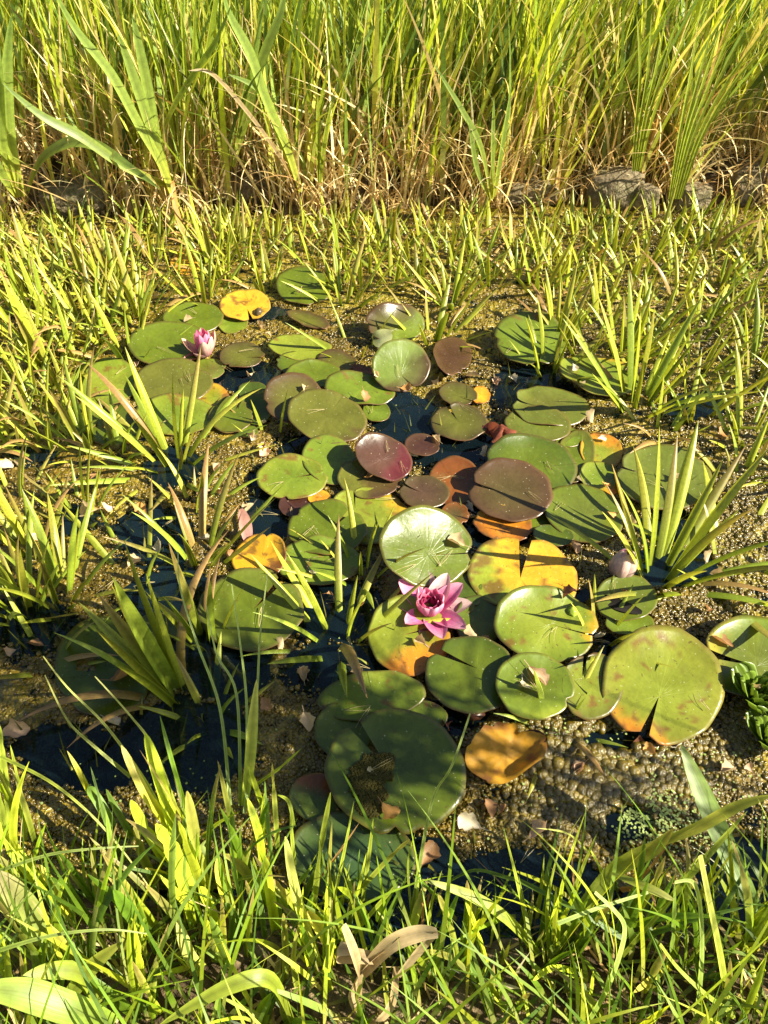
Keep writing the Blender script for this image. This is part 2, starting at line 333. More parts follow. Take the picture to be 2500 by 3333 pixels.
 ('R5', 418, 718, 174, 88, -4, (-15, 0, 125, 3), GREY, OLIVE, None, 5, (3, 90), 'green pad overlapping the front of the barred grey-green pad'),
 ('R5', 375, 258, 190, 128, -10, (65, 40, -70, 2), LIME, GREEN, None, 3, (16, 100), 'wavy-edged green pad with curved shadows at upper right'),
 ('R5', 745, 450, 215, 98, -12, (-20, -20, 150, 3), LIME, YEL, (60, GOLD, .8), 2, (0, 0), 'yellow-green pad with shadow bars behind the right sword leaves'),
 ('B2', 755, 260, 195, 126, -14, None, GREY, GREEN, None, 3, (0, 0), 'green pad with four slanting shadow bars right of the brown pad'),
 ('B2', 605, 367, 98, 48, -6, None, GREEN, DEEP, None, 4, (0, 0), 'small dark green pad piece in front of the four-barred pad'),
 ('B2', 525, 295, 64, 46, 0, None, GREEN, LIME, None, 2, (0, 0), 'small green pad piece at the lower right of the brown pad'),
 ('B2', 360, 312, 137, 80, -10, None, ORANGE, RUST, (80, GOLD, .3), 3, (4, 90), 'orange pad with a torn dark edge under the large brown pad'),
 ('B1', 1440, 502, 82, 62, -8, None, BROWN, RUST, None, 3, (0, 0), 'small brown pad just above the glossy light green pad'),
 ('R5', 760, 1010, 120, 82, -20, None, LIME, YEL, (-40, ORANGE, .6), 1, (0, 0), 'yellow and orange pad under the left edge of the grey-green pad'),
 ('R5', 575, 780, 80, 52, -10, None, LIME, GREEN, None, 3, (0, 0), 'little green pad piece between barred pads and the orange edge'),
 ('B3', 568, 345, 262, 118, 6, None, LIME, GREEN, (70, YEL, .7), 4, (5, 80), 'wide green pad with soft shadow bars above the largest dark pad'),
 ('B3', 425, 520, 142, 138, 0, None, GREEN, GREEN, None, 3, (0, 0), 'green pad lobe sticking out left of the largest dark pad'),
 ('B3', 828, 442, 124, 72, -4, None, LIME, GREEN, None, 3, (0, 0), 'small green pad peeping out behind the largest dark pad'),
 ('B3', 695, 735, 352, 302, -14, (-50, -40, 142, 6), DEEP, GREEN, None, 7, (3, 120), 'largest dark green pad with algae in its middle, nearest the viewer'),
 ('B3', 285, 860, 135, 118, 0, None, DEEP, GREEN, (75, RUST, .3), 2, (0, 0), 'dark pad with an orange top edge left of the largest dark pad'),
 ('B3', 470, 1170, 312, 220, -4, None, SHADE_GREEN, DEEP, None, 1, (0, 0), 'blue-green shaded pad behind the foreground grass'),  # green pad, its shade put into the centre colour
 ('R6', 630, 1335, 280, 292, 0, None, DEEP, GREEN, None, 0, (0, 0), 'submerged dark green pad with a hole at lower left'),
 ('R3', 790, 110, 95, 70, 0, None, ORANGE, GOLD, None, 0, (0, 0), 'half-sunk orange leaf among sword leaves at upper left'),
 ('R6', 950, 1090, 150, 75, 0, None, DEEP, OLIVE, None, 0, (0, 0), 'shaded green pad edge behind the tall left sword leaves'),
]
PAD_E = []   # picture-space footprints, for keeping plants and bubbles off the pads
def in_pads(px, py, grow=1.0, skip=()):
    for i, (cx, cy, rx, ry, ro) in enumerate(PAD_E):
        if i in skip: continue
        dx, dy = px - cx, -(py - cy); c, s = math.cos(ro), math.sin(ro)
        a, b = dx * c + dy * s, -dx * s + dy * c
        if (a / (rx * grow)) ** 2 + (b / (ry * grow)) ** 2 < 1: return True
    return False
PAD_PLANE = []
def build_pad(i, spec, NA=60, NR=11):
    c, cx, cy, rx, ry, rot, notch, cc, cr_, side, layer, (tilt, tdir), label = spec
    if tilt == 0 and layer > 0: tilt, tdir = 2 + (i * 13 % 7) * .7, 90 + (i * 37 % 90)
    elif tilt < 9 and layer > 0: tilt *= 1.5
    s = CR[c][2]; cx, cy = src(c, cx, cy); rx *= s * 1.055; ry *= s * 1.055; ro = R(rot)
    PAD_E.append((cx, cy, rx, ry, ro))
    # tilt: the plane's normal leans away from tdir (its raised side, picture angle: 90 = away from the viewer)
    n = Vector((-math.sin(R(tilt)) * math.cos(R(tdir)), -math.sin(R(tilt)) * math.sin(R(tdir)), math.cos(R(tilt))))
    z0 = .006 + .0045 * layer
    if layer < 0: z0 = -.008 * -layer
    zc = z0
    if notch: ax, ay = cx + notch[0] * s, cy + notch[1] * s; na = notch[2]; ng = notch[3]
    else: ax, ay = cx + rx * .08 * math.sin(i), cy + ry * .1; na = (i * 77) % 360 ; ng = .25
    outl = []
    seed = i * 3.7; spot = (cc in (YEL, GOLD, ORANGE, LIME, RUST), .26 if cc in (GOLD, ORANGE, RUST) else .42)
    for j in range(NA + 1):
        th = R(na + ng) + (2 * math.pi - 2 * R(ng)) * j / NA
        e = min(j, NA - j) / NA
        lob = 1 - (.10 * max(0, 1 - e / .035) if notch else 0)      # rounded lobe tips
        wob = 1 + .032 * fbm(math.cos(th) * 1.6, math.sin(th) * 1.6, seed) + .010 * math.sin(th * 9 + seed)
        if i % 3 == 1: wob -= .16 * math.exp(-((j / NA - (.2 + .6 * ((i * 17 % 10) / 10))) / .012) ** 2) + .09 * math.exp(-((j / NA - .45) / .02) ** 2) * (i % 2)
        if label.startswith('orange pad with a torn'): wob += .10 * max(0, fbm(math.cos(th) * 5, math.sin(th) * 5, seed))
        a, b = rx * math.cos(th) * wob * lob, ry * math.sin(th) * wob * lob
        outl.append((cx + a * math.cos(ro) - b * math.sin(ro), cy - (a * math.sin(ro) + b * math.cos(ro)), th))
    for it in range(4):
        pc = at(cx, cy, zc)
        low = min(on_plane(x, y, pc, n).z for x, y, _ in outl)
        if tilt == 0 or abs(low - z0) < 5e-4: break
        zc += z0 - low
    apex = on_plane(ax, ay, pc, n)
    PAD_PLANE.append((pc, n))
    rim = [on_plane(x, y, pc, n) for x, y, _ in outl]
    wr = sum((p - apex).length for p in rim) / len(rim)
    V, C, U, Fc = [], [], [], []
    rs0 = (i * 29 % 10) / 10; lift_dir = R(tdir if tilt else 120 + 40 * math.sin(seed)); rs = random.Random(i)
    lift = wr * (.05 + .05 * rs.random() + (.006 * min(tilt, 18))) if layer >= 0 else 0
    dk = 1. if cc in (GOLD, ORANGE, MAR, BROWN, RUST) else .80
    ccv, crv = np.array(cc) * dk, np.array(cr_) * dk
    for r_ in range(NR + 1):
        t = (r_ / NR) ** .85
        for j in range(NA + 1):
            p = apex.lerp(rim[j], t); d = rim[j] - apex; wa = math.atan2(d.y, d.x)
            z = lift * max(0, math.cos(wa - lift_dir)) ** 2 * t ** 3
            z += wr * (.020 + .022 * rs0) * t * t * math.sin(wa * (3 + i % 3) + seed) + wr * .05 * (t ** 6 if notch is None else t ** 8) * (.25 + .5 * math.sin(wa * 2 + seed * 2))
            z += wr * .02 * fbm(p.x * 14, p.y * 14, seed) * t
            z -= .0015 * (1 - t)
            p = p + n * max(z, -.002 * t - .0012)
            V.append(p - pc)
            m_ = ccv * (1 - t ** 2.2) + crv * t ** 2.2
            if side:
                q = t * math.cos(wa - R(side[0])) + .30 * fbm(p.x * 11, p.y * 11, seed + 4, 4) + .07 * math.sin(wa * 17 + seed) * t
                k_ = float(sstep(side[2] - .22, side[2] + .30, q)); m_ = m_ * (1 - k_) + np.array(side[1]) * k_
            sp_ = fbm(p.x * 38, p.y * 38, seed + 9, 4) + (.25 * k_ if side else 0) - .1 * (1 - t)
            if spot[0]: kk = .8 * float(sstep(spot[1], spot[1] + .22, sp_)); m_ = m_ * (1 - kk) + np.array((.16, .075, .02)) * kk
            e = max(0, (t - .955) / .045); m_ = m_ * (1 - .55 * e) + np.array(EDGE) * .55 * e
            C.append(m_); U.append((j / NA, t))
    W_ = NA + 1
    for r_ in range(NR):
        for j in range(NA):
            a = r_ * W_ + j; Fc.append((a, a + W_, a + W_ + 1, a + 1))
    nV = len(V); nT = len(Fc)
    for q in range(nV):
        V.append(V[q] - n * .0016); C.append(C[q]); U.append(U[q])
    Fb = [tuple(reversed([f + nV for f in fc])) for fc in Fc]
    a = NR * W_; Fr = [(a + j, a + j + nV, a + j + 1 + nV, a + j + 1) for j in range(NA)]
    mi = [0] * nT + [1] * nT + [1] * NA
    if label.startswith('submerged'):   # the eaten hole
        hx, hy = src('R6', 520, 1310); keep = []
        for q, f in enumerate(Fc):
            m_ = sum((V[v] for v in f), Vector()) / 4 + pc; X, Y = proj(m_.x, m_.y, m_.z)
            keep.append(((X - hx) / 38) ** 2 + ((Y - hy) / 26) ** 2 > 1)
        Fc = [f for f, k2 in zip(Fc, keep) if k2]; Fb = [f for f, k2 in zip(Fb, keep) if k2]
        mi = [0] * len(Fc) + [1] * len(Fb) + [1] * NA
    me = mesh('lily_pad', V, Fc + Fb + Fr, [M['pad'], M['under']], C, U, midx=mi)
    o = link('lily_pad', me, loc=pc); tag(o, label, 'lily pad', 'water lily pads floating on the pond')
for i, p in enumerate(PADS): build_pad(i, p)
def pad_z(px, py):
    """height of the highest pad under this picture point (0 = water)"""
    best = None
    for (cx, cy, rx, ry, ro), (pc, n) in zip(PAD_E, PAD_PLANE):
        dx, dy = px - cx, -(py - cy); c, s = math.cos(ro), math.sin(ro)
        if ((dx * c + dy * s) / rx) ** 2 + ((-dx * s + dy * c) / ry) ** 2 < .96:
            p = on_plane(px, py, pc, n)
            if best is None or (p - CO).length < (best[0] - CO).length: best = (p, n)
    return best

# ------------------------------------------------------------------ algae mat with gas bubbles, duckweed
OPEN = [(1400, 1440, 170, 130), (1330, 1350, 150, 80), (1500, 1480, 160, 60), (760, 1220, 150, 70), (1720, 1260, 120, 110), (1000, 1480, 120, 60),
        (560, 1520, 110, 65), (500, 1760, 150, 110), (560, 1950, 190, 110), (700, 2150, 170, 170), (600, 2430, 230, 170), (230, 2480, 200, 130), (100, 2050, 130, 80),
        (235, 1690, 90, 55), (1080, 1990, 180, 120), (1120, 2180, 190, 80), (850, 1700, 90, 120), (1520, 1650, 110, 60), (1570, 1740, 140, 55),
        (2180, 1720, 120, 70), (2150, 1850, 180, 70), (1900, 1960, 50, 50), (1960, 2110, 80, 60), (1440, 2350, 90, 50), (1650, 2880, 260, 130), (2400, 2900, 150, 190),
        (2230, 1330, 120, 50), (1960, 2420, 150, 40), (2030, 2690, 90, 60), (90, 1480, 110, 40), (830, 1020, 90, 30), (1380, 2800, 120, 90), (1180, 2900, 250, 150), (880, 1560, 80, 60)]
def mask_at(x, y):
    px, py = proj(x, y, 0)
    d = 9.
    for cx, cy, rx, ry in OPEN:
        q = math.hypot((px - cx) / rx, (py - cy) / ry)
        if q < d: d = q
    return min(1.2, d - 1) + .42 * fbm(x * 4.5, y * 4.5, 3, 4) + .05
gx = np.arange(-2.3, 2.31, .011); gy = np.arange(.42, 3.16, .011)
MK = np.array([[mask_at(x, y) for x in gx] for y in gy])
def mk(x, y):
    i = int((x + 2.3) / .011); j = int((y - .42) / .011)
    return MK[j, i] if 0 <= i < len(gx) and 0 <= j < len(gy) else -1
V = []; ALG = {}
for j, y in enumerate(gy):
    for i, x in enumerate(gx):
        m = MK[j, i]; z = -.10 + .104 * float(sstep(-.75, .20, m)) ** .7
        z += .009 * fbm(x * 18, y * 18, 1, 3) + .007 * fbm(x * 55, y * 55, 2, 2)
        V.append((x, y, z))
W_ = len(gx)
V = np.array(V)
for (cx, cy, rx, ry, ro), spec in zip(PAD_E, PADS):
    px = 1250 + F_PX * V[:, 0] / (V[:, 1] * FW.y + (0 - CAM_H) * FW.z); py = 1666.5 - F_PX * (V[:, 1] * UP.y - CAM_H * UP.z) / (V[:, 1] * FW.y + (0 - CAM_H) * FW.z)
    dx, dy = px - cx, -(py - cy); c, s = math.cos(ro), math.sin(ro)
    ins = ((dx * c + dy * s) / (rx * 1.04)) ** 2 + ((-dx * s + dy * c) / (ry * 1.04)) ** 2 < 1
    V[ins, 2] = np.minimum(V[ins, 2], .002 if spec[10] >= 0 else -.03)
Fc = []
for j in range(len(gy) - 1):
    for i in range(W_ - 1):
        if max(MK[j, i], MK[j + 1, i + 1]) > -.75: a = j * W_ + i; Fc.append((a, a + 1, a + W_ + 1, a + W_))
tag(link('algae_mat', mesh('algae_mat', V, Fc, [M['mat']])), 'golden brown algae mat floating over most of the pond', 'algae', kind='stuff')

def instancer(name, pts, rad, proto_me, mat, label, cat):
    me = bpy.data.meshes.new(name); me.from_pydata([tuple(p) for p in pts], [], [])
    a = me.attributes.new('rad', 'FLOAT', 'POINT'); a.data.foreach_set('value', np.asarray(rad, dtype=np.float32))
    o = link(name, me)
    g = bpy.data.node_groups.new(name, 'GeometryNodeTree')
    g.interface.new_socket('Geometry', in_out='INPUT', socket_type='NodeSocketGeometry'); g.interface.new_socket('Geometry', in_out='OUTPUT', socket_type='NodeSocketGeometry')
    gi = g.nodes.new('NodeGroupInput'); go = g.nodes.new('NodeGroupOutput')
    mtp = g.nodes.new('GeometryNodeMeshToPoints'); iop = g.nodes.new('GeometryNodeInstanceOnPoints')
    na = g.nodes.new('GeometryNodeInputNamedAttribute'); na.data_type = 'FLOAT'; na.inputs['Name'].default_value = 'rad'
    if proto_me == 'bubble':
        ic = g.nodes.new('GeometryNodeMeshIcoSphere'); ic.inputs['Radius'].default_value = 1; ic.inputs['Subdivisions'].default_value = 3
        ss = g.nodes.new('GeometryNodeSetShadeSmooth'); g.links.new(ic.outputs[0], ss.inputs[0]); geo = ss.outputs[0]
    else:
        ic = g.nodes.new('GeometryNodeMeshCylinder'); ic.inputs['Vertices'].default_value = 7; ic.inputs['Radius'].default_value = 1; ic.inputs['Depth'].default_value = .3; geo = ic.outputs[0]
    sm = g.nodes.new('GeometryNodeSetMaterial'); sm.inputs['Material'].default_value = mat
    g.links.new(geo, sm.inputs[0]); g.links.new(gi.outputs[0], mtp.inputs[0]); g.links.new(mtp.outputs[0], iop.inputs['Points'])
    rv = g.nodes.new('FunctionNodeRandomValue'); rv.data_type = 'FLOAT_VECTOR'
    rv.inputs['Min'].default_value = (-.15, -.15, 0); rv.inputs['Max'].default_value = (.15, .15, 6.28)
    g.links.new(rv.outputs[0], iop.inputs['Rotation'])
    g.links.new(sm.outputs[0], iop.inputs['Instance']); g.links.new(na.outputs[0], iop.inputs['Scale']); g.links.new(iop.outputs[0], go.inputs[0])
    md = o.modifiers.new('instances', 'NODES'); md.node_group = g
    me.materials.append(mat)
    return tag(o, label, cat, kind='stuff')
pts, rad = [], []
tries = 0
while len(pts) < 90000 and tries < 420000:
    tries += 1
    y = .45 + 2.6 * rng.random() ** 1.25; x = (rng.random() * 2 - 1) * (.55 + y * .62)
    m = mk(x, y)
    if m < -.02: continue
    cl = fbm(x * 3.1, y * 3.1, 8, 3)
    if rng.random() > .62 + cl * .8: continue
    px, py = proj(x, y, 0)
    if in_pads(px, py, 1.0): continue
    near = max(0., min(1., (1.5 - y) / .7))
    zone = max(0., 1 - math.hypot((px - 1950) / 520, (py - 2450) / 330)) + .3 * max(0., 1 - math.hypot((px - 2250) / 500, (py - 1750) / 450))
    r = (.0013 + .0017 * rng.random()) * (1 + .5 * max(0, cl)) + (.0012 + .0062 * rng.random() ** 3) * min(1, zone * 1.6) * 1.25 + .004 * rng.random() ** 9
    if zone < .08 and rng.random() < .35: continue
    pts.append((x, y, .0035 + .004 * fbm(x * 18, y * 18, 1, 3) + r * .1)); rad.append(r)
instancer('algae_bubbles', pts, rad, 'bubble', M['bubble'], 'countless golden gas bubbles held in the algae mat', 'algae bubbles')
pts, rad = [], []
for cx, cy, sx, sy, n_ in ((2110, 2640, 60, 45, 420), (2180, 2700, 80, 50, 220), (1950, 2500, 200, 60, 130), (2250, 2600, 120, 90, 90), (1750, 2390, 150, 30, 90), (600, 2600, 300, 100, 60), (1400, 2750, 200, 150, 60), (2200, 2350, 150, 150, 60), (1250, 2000, 500, 500, 80)):
    for _ in range(n_):
        px, py = rng.normal(cx, sx), rng.normal(cy, sy)
        if in_pads(px, py): continue
        p = at(px, py, .006); m = mk(p.x, p.y); p.z = .011 if m > .04 else .002
        pts.append(p); rad.append(.0013 + .0013 * rng.random())
instancer('duckweed', pts, rad, 'disc', M['duckweed'], 'tiny pale green duckweed scattered on the algae at lower right', 'duckweed')

# ------------------------------------------------------------------ blades
def strip(path, side_, width, keel=0., prof=None, V=None, C=None, U=None, Fc=None, cols=None, across=3):
    """one leaf along a path of world points; keel = depth of the V-shaped section"""
    n_ = len(path); b0 = len(V)
    for q in range(n_):
        t = q / (n_ - 1)
        tg = (path[min(q + 1, n_ - 1)] - path[max(q - 1, 0)]).normalized()
        s = side_[q] if isinstance(side_, list) else side_
        s = (s - tg * s.dot(tg)).normalized(); nn = s.cross(tg)
        wd = width * (prof(t) if prof else (1 - t) ** .6)
        for a in ((-1, 0, 1) if across == 3 else (-1, 1)):
            V.append(path[q] + s * (a * wd / 2) + nn * (keel * wd * (abs(a) - .5)))
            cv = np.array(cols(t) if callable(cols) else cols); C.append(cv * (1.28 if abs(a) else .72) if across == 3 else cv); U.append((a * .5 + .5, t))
    for q in range(n_ - 1):
        for a in range(across - 1):
            i0 = b0 + q * across + a; Fc.append((i0, i0 + 1, i0 + across + 1, i0 + across))
def bent(p, az, th0, th1, L, n_=8, sway=0.):
    """path from p: leaning th0 from vertical at the base to th1 at the tip, towards azimuth az"""
    out = [Vector(p)]
    for q in range(n_):
        t = (q + .5) / n_; th = th0 + (th1 - th0) * t ** 1.4; a = az + sway * t
        out.append(out[-1] + Vector((math.sin(th) * math.cos(a), math.sin(th) * math.sin(a), math.cos(th))) * (L / n_))
    return out
def lance(t): return (.55 + .45 * math.sin(min(1, t * 2.2) * math.pi / 2)) * (1 - max(0, (t - .55) / .45) ** 1.8 * .97)

# water soldier leaves: shared meshes, one unit long, growing along +z and bowing towards +x
SW_COL = [((.14, .18, .015), (.36, .43, .035), (.44, .46, .05)), ((.12, .17, .015), (.25, .34, .03), (.33, .40, .05)), ((.18, .20, .015), (.44, .47, .045), (.50, .46, .07)), ((.10, .14, .015), (.30, .36, .04), (.36, .24, .08))]
def grad(cs, t):
    a, b, c = [np.array(x) for x in cs]
    return a * (1 - t / .35) + b * (t / .35) if t < .35 else b * (1 - (t - .35) / .65) + c * ((t - .35) / .65)
SWORD = []
for v_ in range(14):
    V, C, U, Fc = [], [], [], []; rs = random.Random(v_)
    th1 = R([2, 8, 14, 22, 5, 30, 10, 0, 18, 26, 48, 75, 12, 60][v_]); nseg = 13
    path = bent((0, 0, 0), 0, R(-4), th1, 1.0, nseg, R(rs.uniform(-14, 14)))
    tw = R(rs.uniform(-25, 25))
    sides = [Vector((math.sin(tw * q / nseg), math.cos(tw * q / nseg), 0)) for q in range(nseg + 1)]
    wd = rs.uniform(.046, .066)
    strip(path, sides, wd, .42, lambda t: lance(t) * (1 + (.035 * ((int(t * 26) % 2) * 2 - 1))), V, C, U, Fc, lambda t: grad(SW_COL[v_ % 4] if v_ not in (11, 13) else ((.20, .15, .03), (.40, .28, .08), (.42, .24, .10)), t))
    SWORD.append(mesh('sword_leaf', V, Fc, [M['sword']], C, U))
SW_N = [0]
def rosette(px, py, n_=14, L=.24, spread=(8, 52), lean=(0, 0), label='', group='water soldier rosettes standing in the pond', depth=.07, wide=1.0):
    rs = random.Random(int(px * 7 + py)); p = at(px, py, 0)
    root = empty('water_soldier', (p.x, p.y, -depth), label=label, cat='water plant', group=group)
    for q in range(n_):
        az = 2.399 * q + rs.uniform(-.3, .3); f = (q + .5) / n_
        th = R(spread[0] + (spread[1] - spread[0]) * f ** .8 + rs.uniform(-5, 5))
        Lq = (L + depth) * rs.uniform(.62, 1.08) * (1 - .15 * f)
        o = link('sword_leaf', SWORD[rs.randrange(14) if rs.random() < .55 else rs.randrange(10)], root)
        d = Vector((math.sin(th) * math.cos(az) + lean[0], math.sin(th) * math.sin(az) + lean[1], math.cos(th))).normalized()
        z = d; x = Vector((math.cos(az), math.sin(az), 0)); x = (x - z * x.dot(z)).normalized(); y_ = z.cross(x)
        m = Matrix((x, y_, z)).transposed().to_4x4()
        wq = Lq * wide * rs.uniform(.85, 1.15) * (.24 / max(L, .14)) ** .5
        o.matrix_local = Matrix.Translation((.012 * math.cos(az), .012 * math.sin(az), 0)) @ m @ Matrix.Diagonal((wq, wq, Lq, 1))
    SW_N[0] += 1
    return root
HERO = [  # crop, x, y(base), leaves, length, spread, lean, wide, label
 ('R3', 700, 1350, 19, .30, (10, 66), (-.05, -.05), 1.1, 'big water soldier spreading over blue water at the lower left of the pads'),
 ('R3', 150, 1250, 12, .22, (5, 45), (-.1, 0), 1, 'water soldier in front of the leftmost lily pads'),
 ('R3', 1330, 1200, 7, .13, (10, 60), (0, 0), .8, 'small sparse water soldier below the big smooth olive pad'),
 ('R3', 220, 560, 16, .24, (5, 50), (-.05, 0), 1, 'water soldier left of the large pad with the half-closed flower'),
 ('R3', 480, 430, 16, .24, (5, 45), (.1, 0), 1, 'water soldier behind the pad with the half-closed flower'),
 ('R3', 900, 330, 12, .22, (5, 45), (0, 0), 1, 'water soldier just behind the golden yellow pad'),
 ('R3', 330, 250, 16, .24, (5, 50), (0, 0), 1, 'water soldier up and left of the half-sunk orange leaf'),
 ('R4', 620, 250, 13, .20, (10, 55), (.1, 0), 1, 'water soldier right of the furthest green pad'),
 ('R4', 700, 560, 12, .19, (25, 70), (0, .05), .8, 'water soldier among the small brown pads at upper centre'),
 ('R4', 1190, 480, 13, .21, (15, 62), (.15, .05), 1, 'water soldier between the upright pad and the leaning maroon pad'),
 ('R4', 1300, 250, 13, .20, (5, 45), (0, 0), 1, 'water soldier behind the leaning maroon pad'),
 ('R5', 520, 250, 12, .20, (5, 35), (0, 0), 1, 'water soldier just right of the wavy-edged green pad'),
 ('R5', 960, 600, 18, .32, (8, 55), (.12, .05), 1.1, 'tall water soldier right of the pads with parallel shadow bars'),
 ('R5', 900, 340, 12, .26, (3, 40), (.1, 0), 1, 'water soldier behind the tall one at the right of the pads'),
 ('R5', 1270, 640, 10, .24, (20, 62), (.2, .1), 1, 'water soldier leaning right at the right side of the pond'),
 ('R5', 1560, 800, 10, .24, (10, 50), (.0, 0), 1, 'water soldier near the right edge above the grey-green pad'),
 ('R5', 1600, 400, 10, .22, (5, 40), (0, 0), 1, 'water soldier at the right edge at mid height'),
 ('B2', 1130, 560, 17, .34, (8, 58), (.12, .12), 1.25, 'large bright water soldier right of the closed bud'),
 ('B2', 1480, 560, 8, .25, (35, 74), (.2, .0), 1.2, 'water soldier with low leaves reaching the right edge by the bud'),
 ('B2', 840, 850, 8, .14, (5, 50), (.05, .05), .8, 'small water soldier above the biggest yellow-green pad'),
 ('B2', 640, 1270, 7, .12, (10, 60), (0, 0), .9, 'small water soldier below the pad with the standing tan leaf'),
 ('B1', 745, 1240, 13, .21, (10, 64), (-.05, .05), 1.1, 'water soldier in dark water left of the open flower'),
 ('B1', 870, 840, 9, .19, (5, 50), (0, .05), .9, 'water soldier between the mid-green pad and the glossy pad'),
 ('R6', 1080, 1500, 8, .31, (4, 26), (-.36, .20), 1.35, 'tallest broad-leaved water soldier at lower left'),
 ('R6', 1230, 1150, 7, .24, (2, 22), (-.03, 0), 1.0, 'erect water soldier left of the barred green notched pad'),
 ('R6', 120, 960, 12, .25, (3, 40), (-.05, .05), 1, 'water soldier at the left edge over the dark water'),
 ('R6', 330, 900, 11, .24, (5, 42), (.2, .1), 1, 'water soldier left with leaves slanting right over golden algae'),
 ('R6', 180, 620, 11, .22, (5, 48), (0, 0), 1, 'water soldier at the left edge above the dark water'),
 ('R6', 1180, 670, 12, .24, (5, 45), (.12, .05), 1, 'water soldier left of the folded golden pad'),
 ('R6', 460, 400, 10, .2, (5, 50), (0, 0), .9, 'water soldier in the small blue pool at left'),
 ('R6', 60, 330, 10, .19, (10, 60), (0, 0), .9, 'water soldier at the left edge in front of golden algae'),
 ('R6', 250, 1230, 6, .18, (25, 72), (.1, .1), 1, 'flat-lying water soldier beside the submerged dark pad'),
 ('R6', 820, 820, 5, .22, (30, 74), (-.3, .1), 1, 'low water soldier with leaves lying toward the upper left'),
 ('R6', 60, 1330, 4, .16, (40, 76), (0, 0), 1, 'half-sunk water soldier at the left edge in shade'),
 ('R6', 1240, 1600, 8, .12, (10, 62), (0, 0), 1.1, 'short water soldier in the dark water below the tallest one'),
]
for c, x, y, n_, L, sp, ln, wd, lb in HERO:
    px, py = src(c, x, y); rosette(px, py, n_ + 5, L * 1.12, sp, ln, lb, wide=wd * 1.1)
HP = [src(h[0], h[1], h[2]) for h in HERO]
placed = [at(*p) for p in HP]
ORD = ['first', 'second', 'third', 'fourth', 'fifth', 'sixth', 'seventh', 'eighth', 'ninth', 'tenth', 'eleventh', 'twelfth', 'thirteenth', 'fourteenth', 'fifteenth', 'sixteenth', 'seventeenth', 'eighteenth']
def scatter(x0, x1, y0, y1, n_, dmin, zone, L=.2, grow=1.12, rows=('back', 'middle', 'front')):
    got = []
    for _ in range(n_ * 60):
        px, py = rng.uniform(x0, x1), rng.uniform(y0, y1)
        if in_pads(px, py, grow): continue
        p = at(px, py)
        if p.y > far_edge(p.x) - .04 or any((p - q).length < dmin for q in placed): continue
        placed.append(p); got.append((px, py))
        if len(got) >= n_: break
    for r_, nm in enumerate(rows):
        ya, yb = y0 + (y1 - y0) * r_ / len(rows), y0 + (y1 - y0) * (r_ + 1) / len(rows)
        row = sorted(p for p in got if ya <= p[1] < yb)
        for q, (px, py) in enumerate(row):
            lb = ('only' if len(row) == 1 else ORD[q] if q < len(ORD) else 'last') + ' from the left in the ' + nm + ' row of ' + zone
            rosette(px, py, random.randint(10, 15), L * random.uniform(.75, 1.2) * (.8 if r_ == 0 and y0 < 800 else 1.05), (4, random.uniform(40, 62)), (random.uniform(-.08, .16), random.uniform(-.05, .1)), 'water soldier ' + lb if len(row) > 1 else 'water soldier alone in the ' + nm + ' row of ' + zone, wide=random.uniform(.9, 1.2))
scatter(-200, 800, 715, 960, 48, .085, 'the left upper stand', .20)
scatter(800, 1750, 710, 940, 38, .095, 'the upper middle stand', .17)
scatter(1750, 2700, 705, 940, 46, .09, 'the upper right stand', .18)
scatter(-200, 440, 960, 1500, 40, .08, 'the left edge stand', .20)
scatter(1750, 2650, 940, 1220, 22, .10, 'the right pads stand', .19, rows=('back', 'front'))
scatter(2150, 2700, 1200, 1560, 9, .14, 'the sparse right stand', .20, rows=('back', 'front'))
scatter(-60, 700, 1560, 2050, 6, .16, 'the sparse left stand', .19, rows=('back', 'front'))

# ------------------------------------------------------------------ traced long leaves and grass on both banks
def traced(name, pts_, width, cols, parent=None, keel=.15, prof=None, mat='blade', sub=6, side_=None, mode='z'):
    """leaf along picture points with real heights (or, mode 'y', real distances)"""
    ctrl = [(at if mode == 'z' else aty)(*src(c, x, y), h) for c, x, y, h in pts_]
    P_ = [ctrl[0]] + ctrl + [ctrl[-1]]; path = []
    for q in range(len(ctrl) - 1):
        a, b, c_, d = P_[q:q + 4]
        for s in range(sub):
            t = s / sub
            path.append(.5 * ((2 * b) + (c_ - a) * t + (2 * a - 5 * b + 4 * c_ - d) * t * t + (-a + 3 * b - 3 * c_ + d) * t ** 3))
    path.append(ctrl[-1])
    V, C, U, Fc = [], [], [], []
    tg = (path[-1] - path[0]).normalized()
    view = (CO - path[len(path) // 2]).normalized()
    sdv = side_ or tg.cross(view + Vector((.5, -.1, .25))).normalized()
    org = path[0].copy() if parent is None else Vector(parent.location)
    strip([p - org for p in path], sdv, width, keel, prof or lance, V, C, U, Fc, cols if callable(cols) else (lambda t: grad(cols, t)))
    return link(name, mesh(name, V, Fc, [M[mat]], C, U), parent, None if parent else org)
FR = ((.46, .48, .06), (.32, .42, .07), (.26, .38, .09))      # iris leaf: yellow at the foot, blue-green above
FG = ((.30, .36, .035), (.38, .47, .05), (.42, .50, .06))
TAN = ((.30, .20, .09), (.50, .37, .19), (.55, .42, .24))
def clump(name, base, label, cat, leaves, group=None, mode='y'):
    b = (aty if mode == 'y' else at)(*src(*base[:3]), base[3])
    r = empty(name, b, label=label, cat=cat, group=group)
    for lf in leaves: traced(lf[3] if len(lf) > 3 else 'leaf', lf[0], lf[1], lf[2], r, mode=mode, mat='blade')
    return r
BG = 'broad-leaved iris plants at the foot of the far bank'
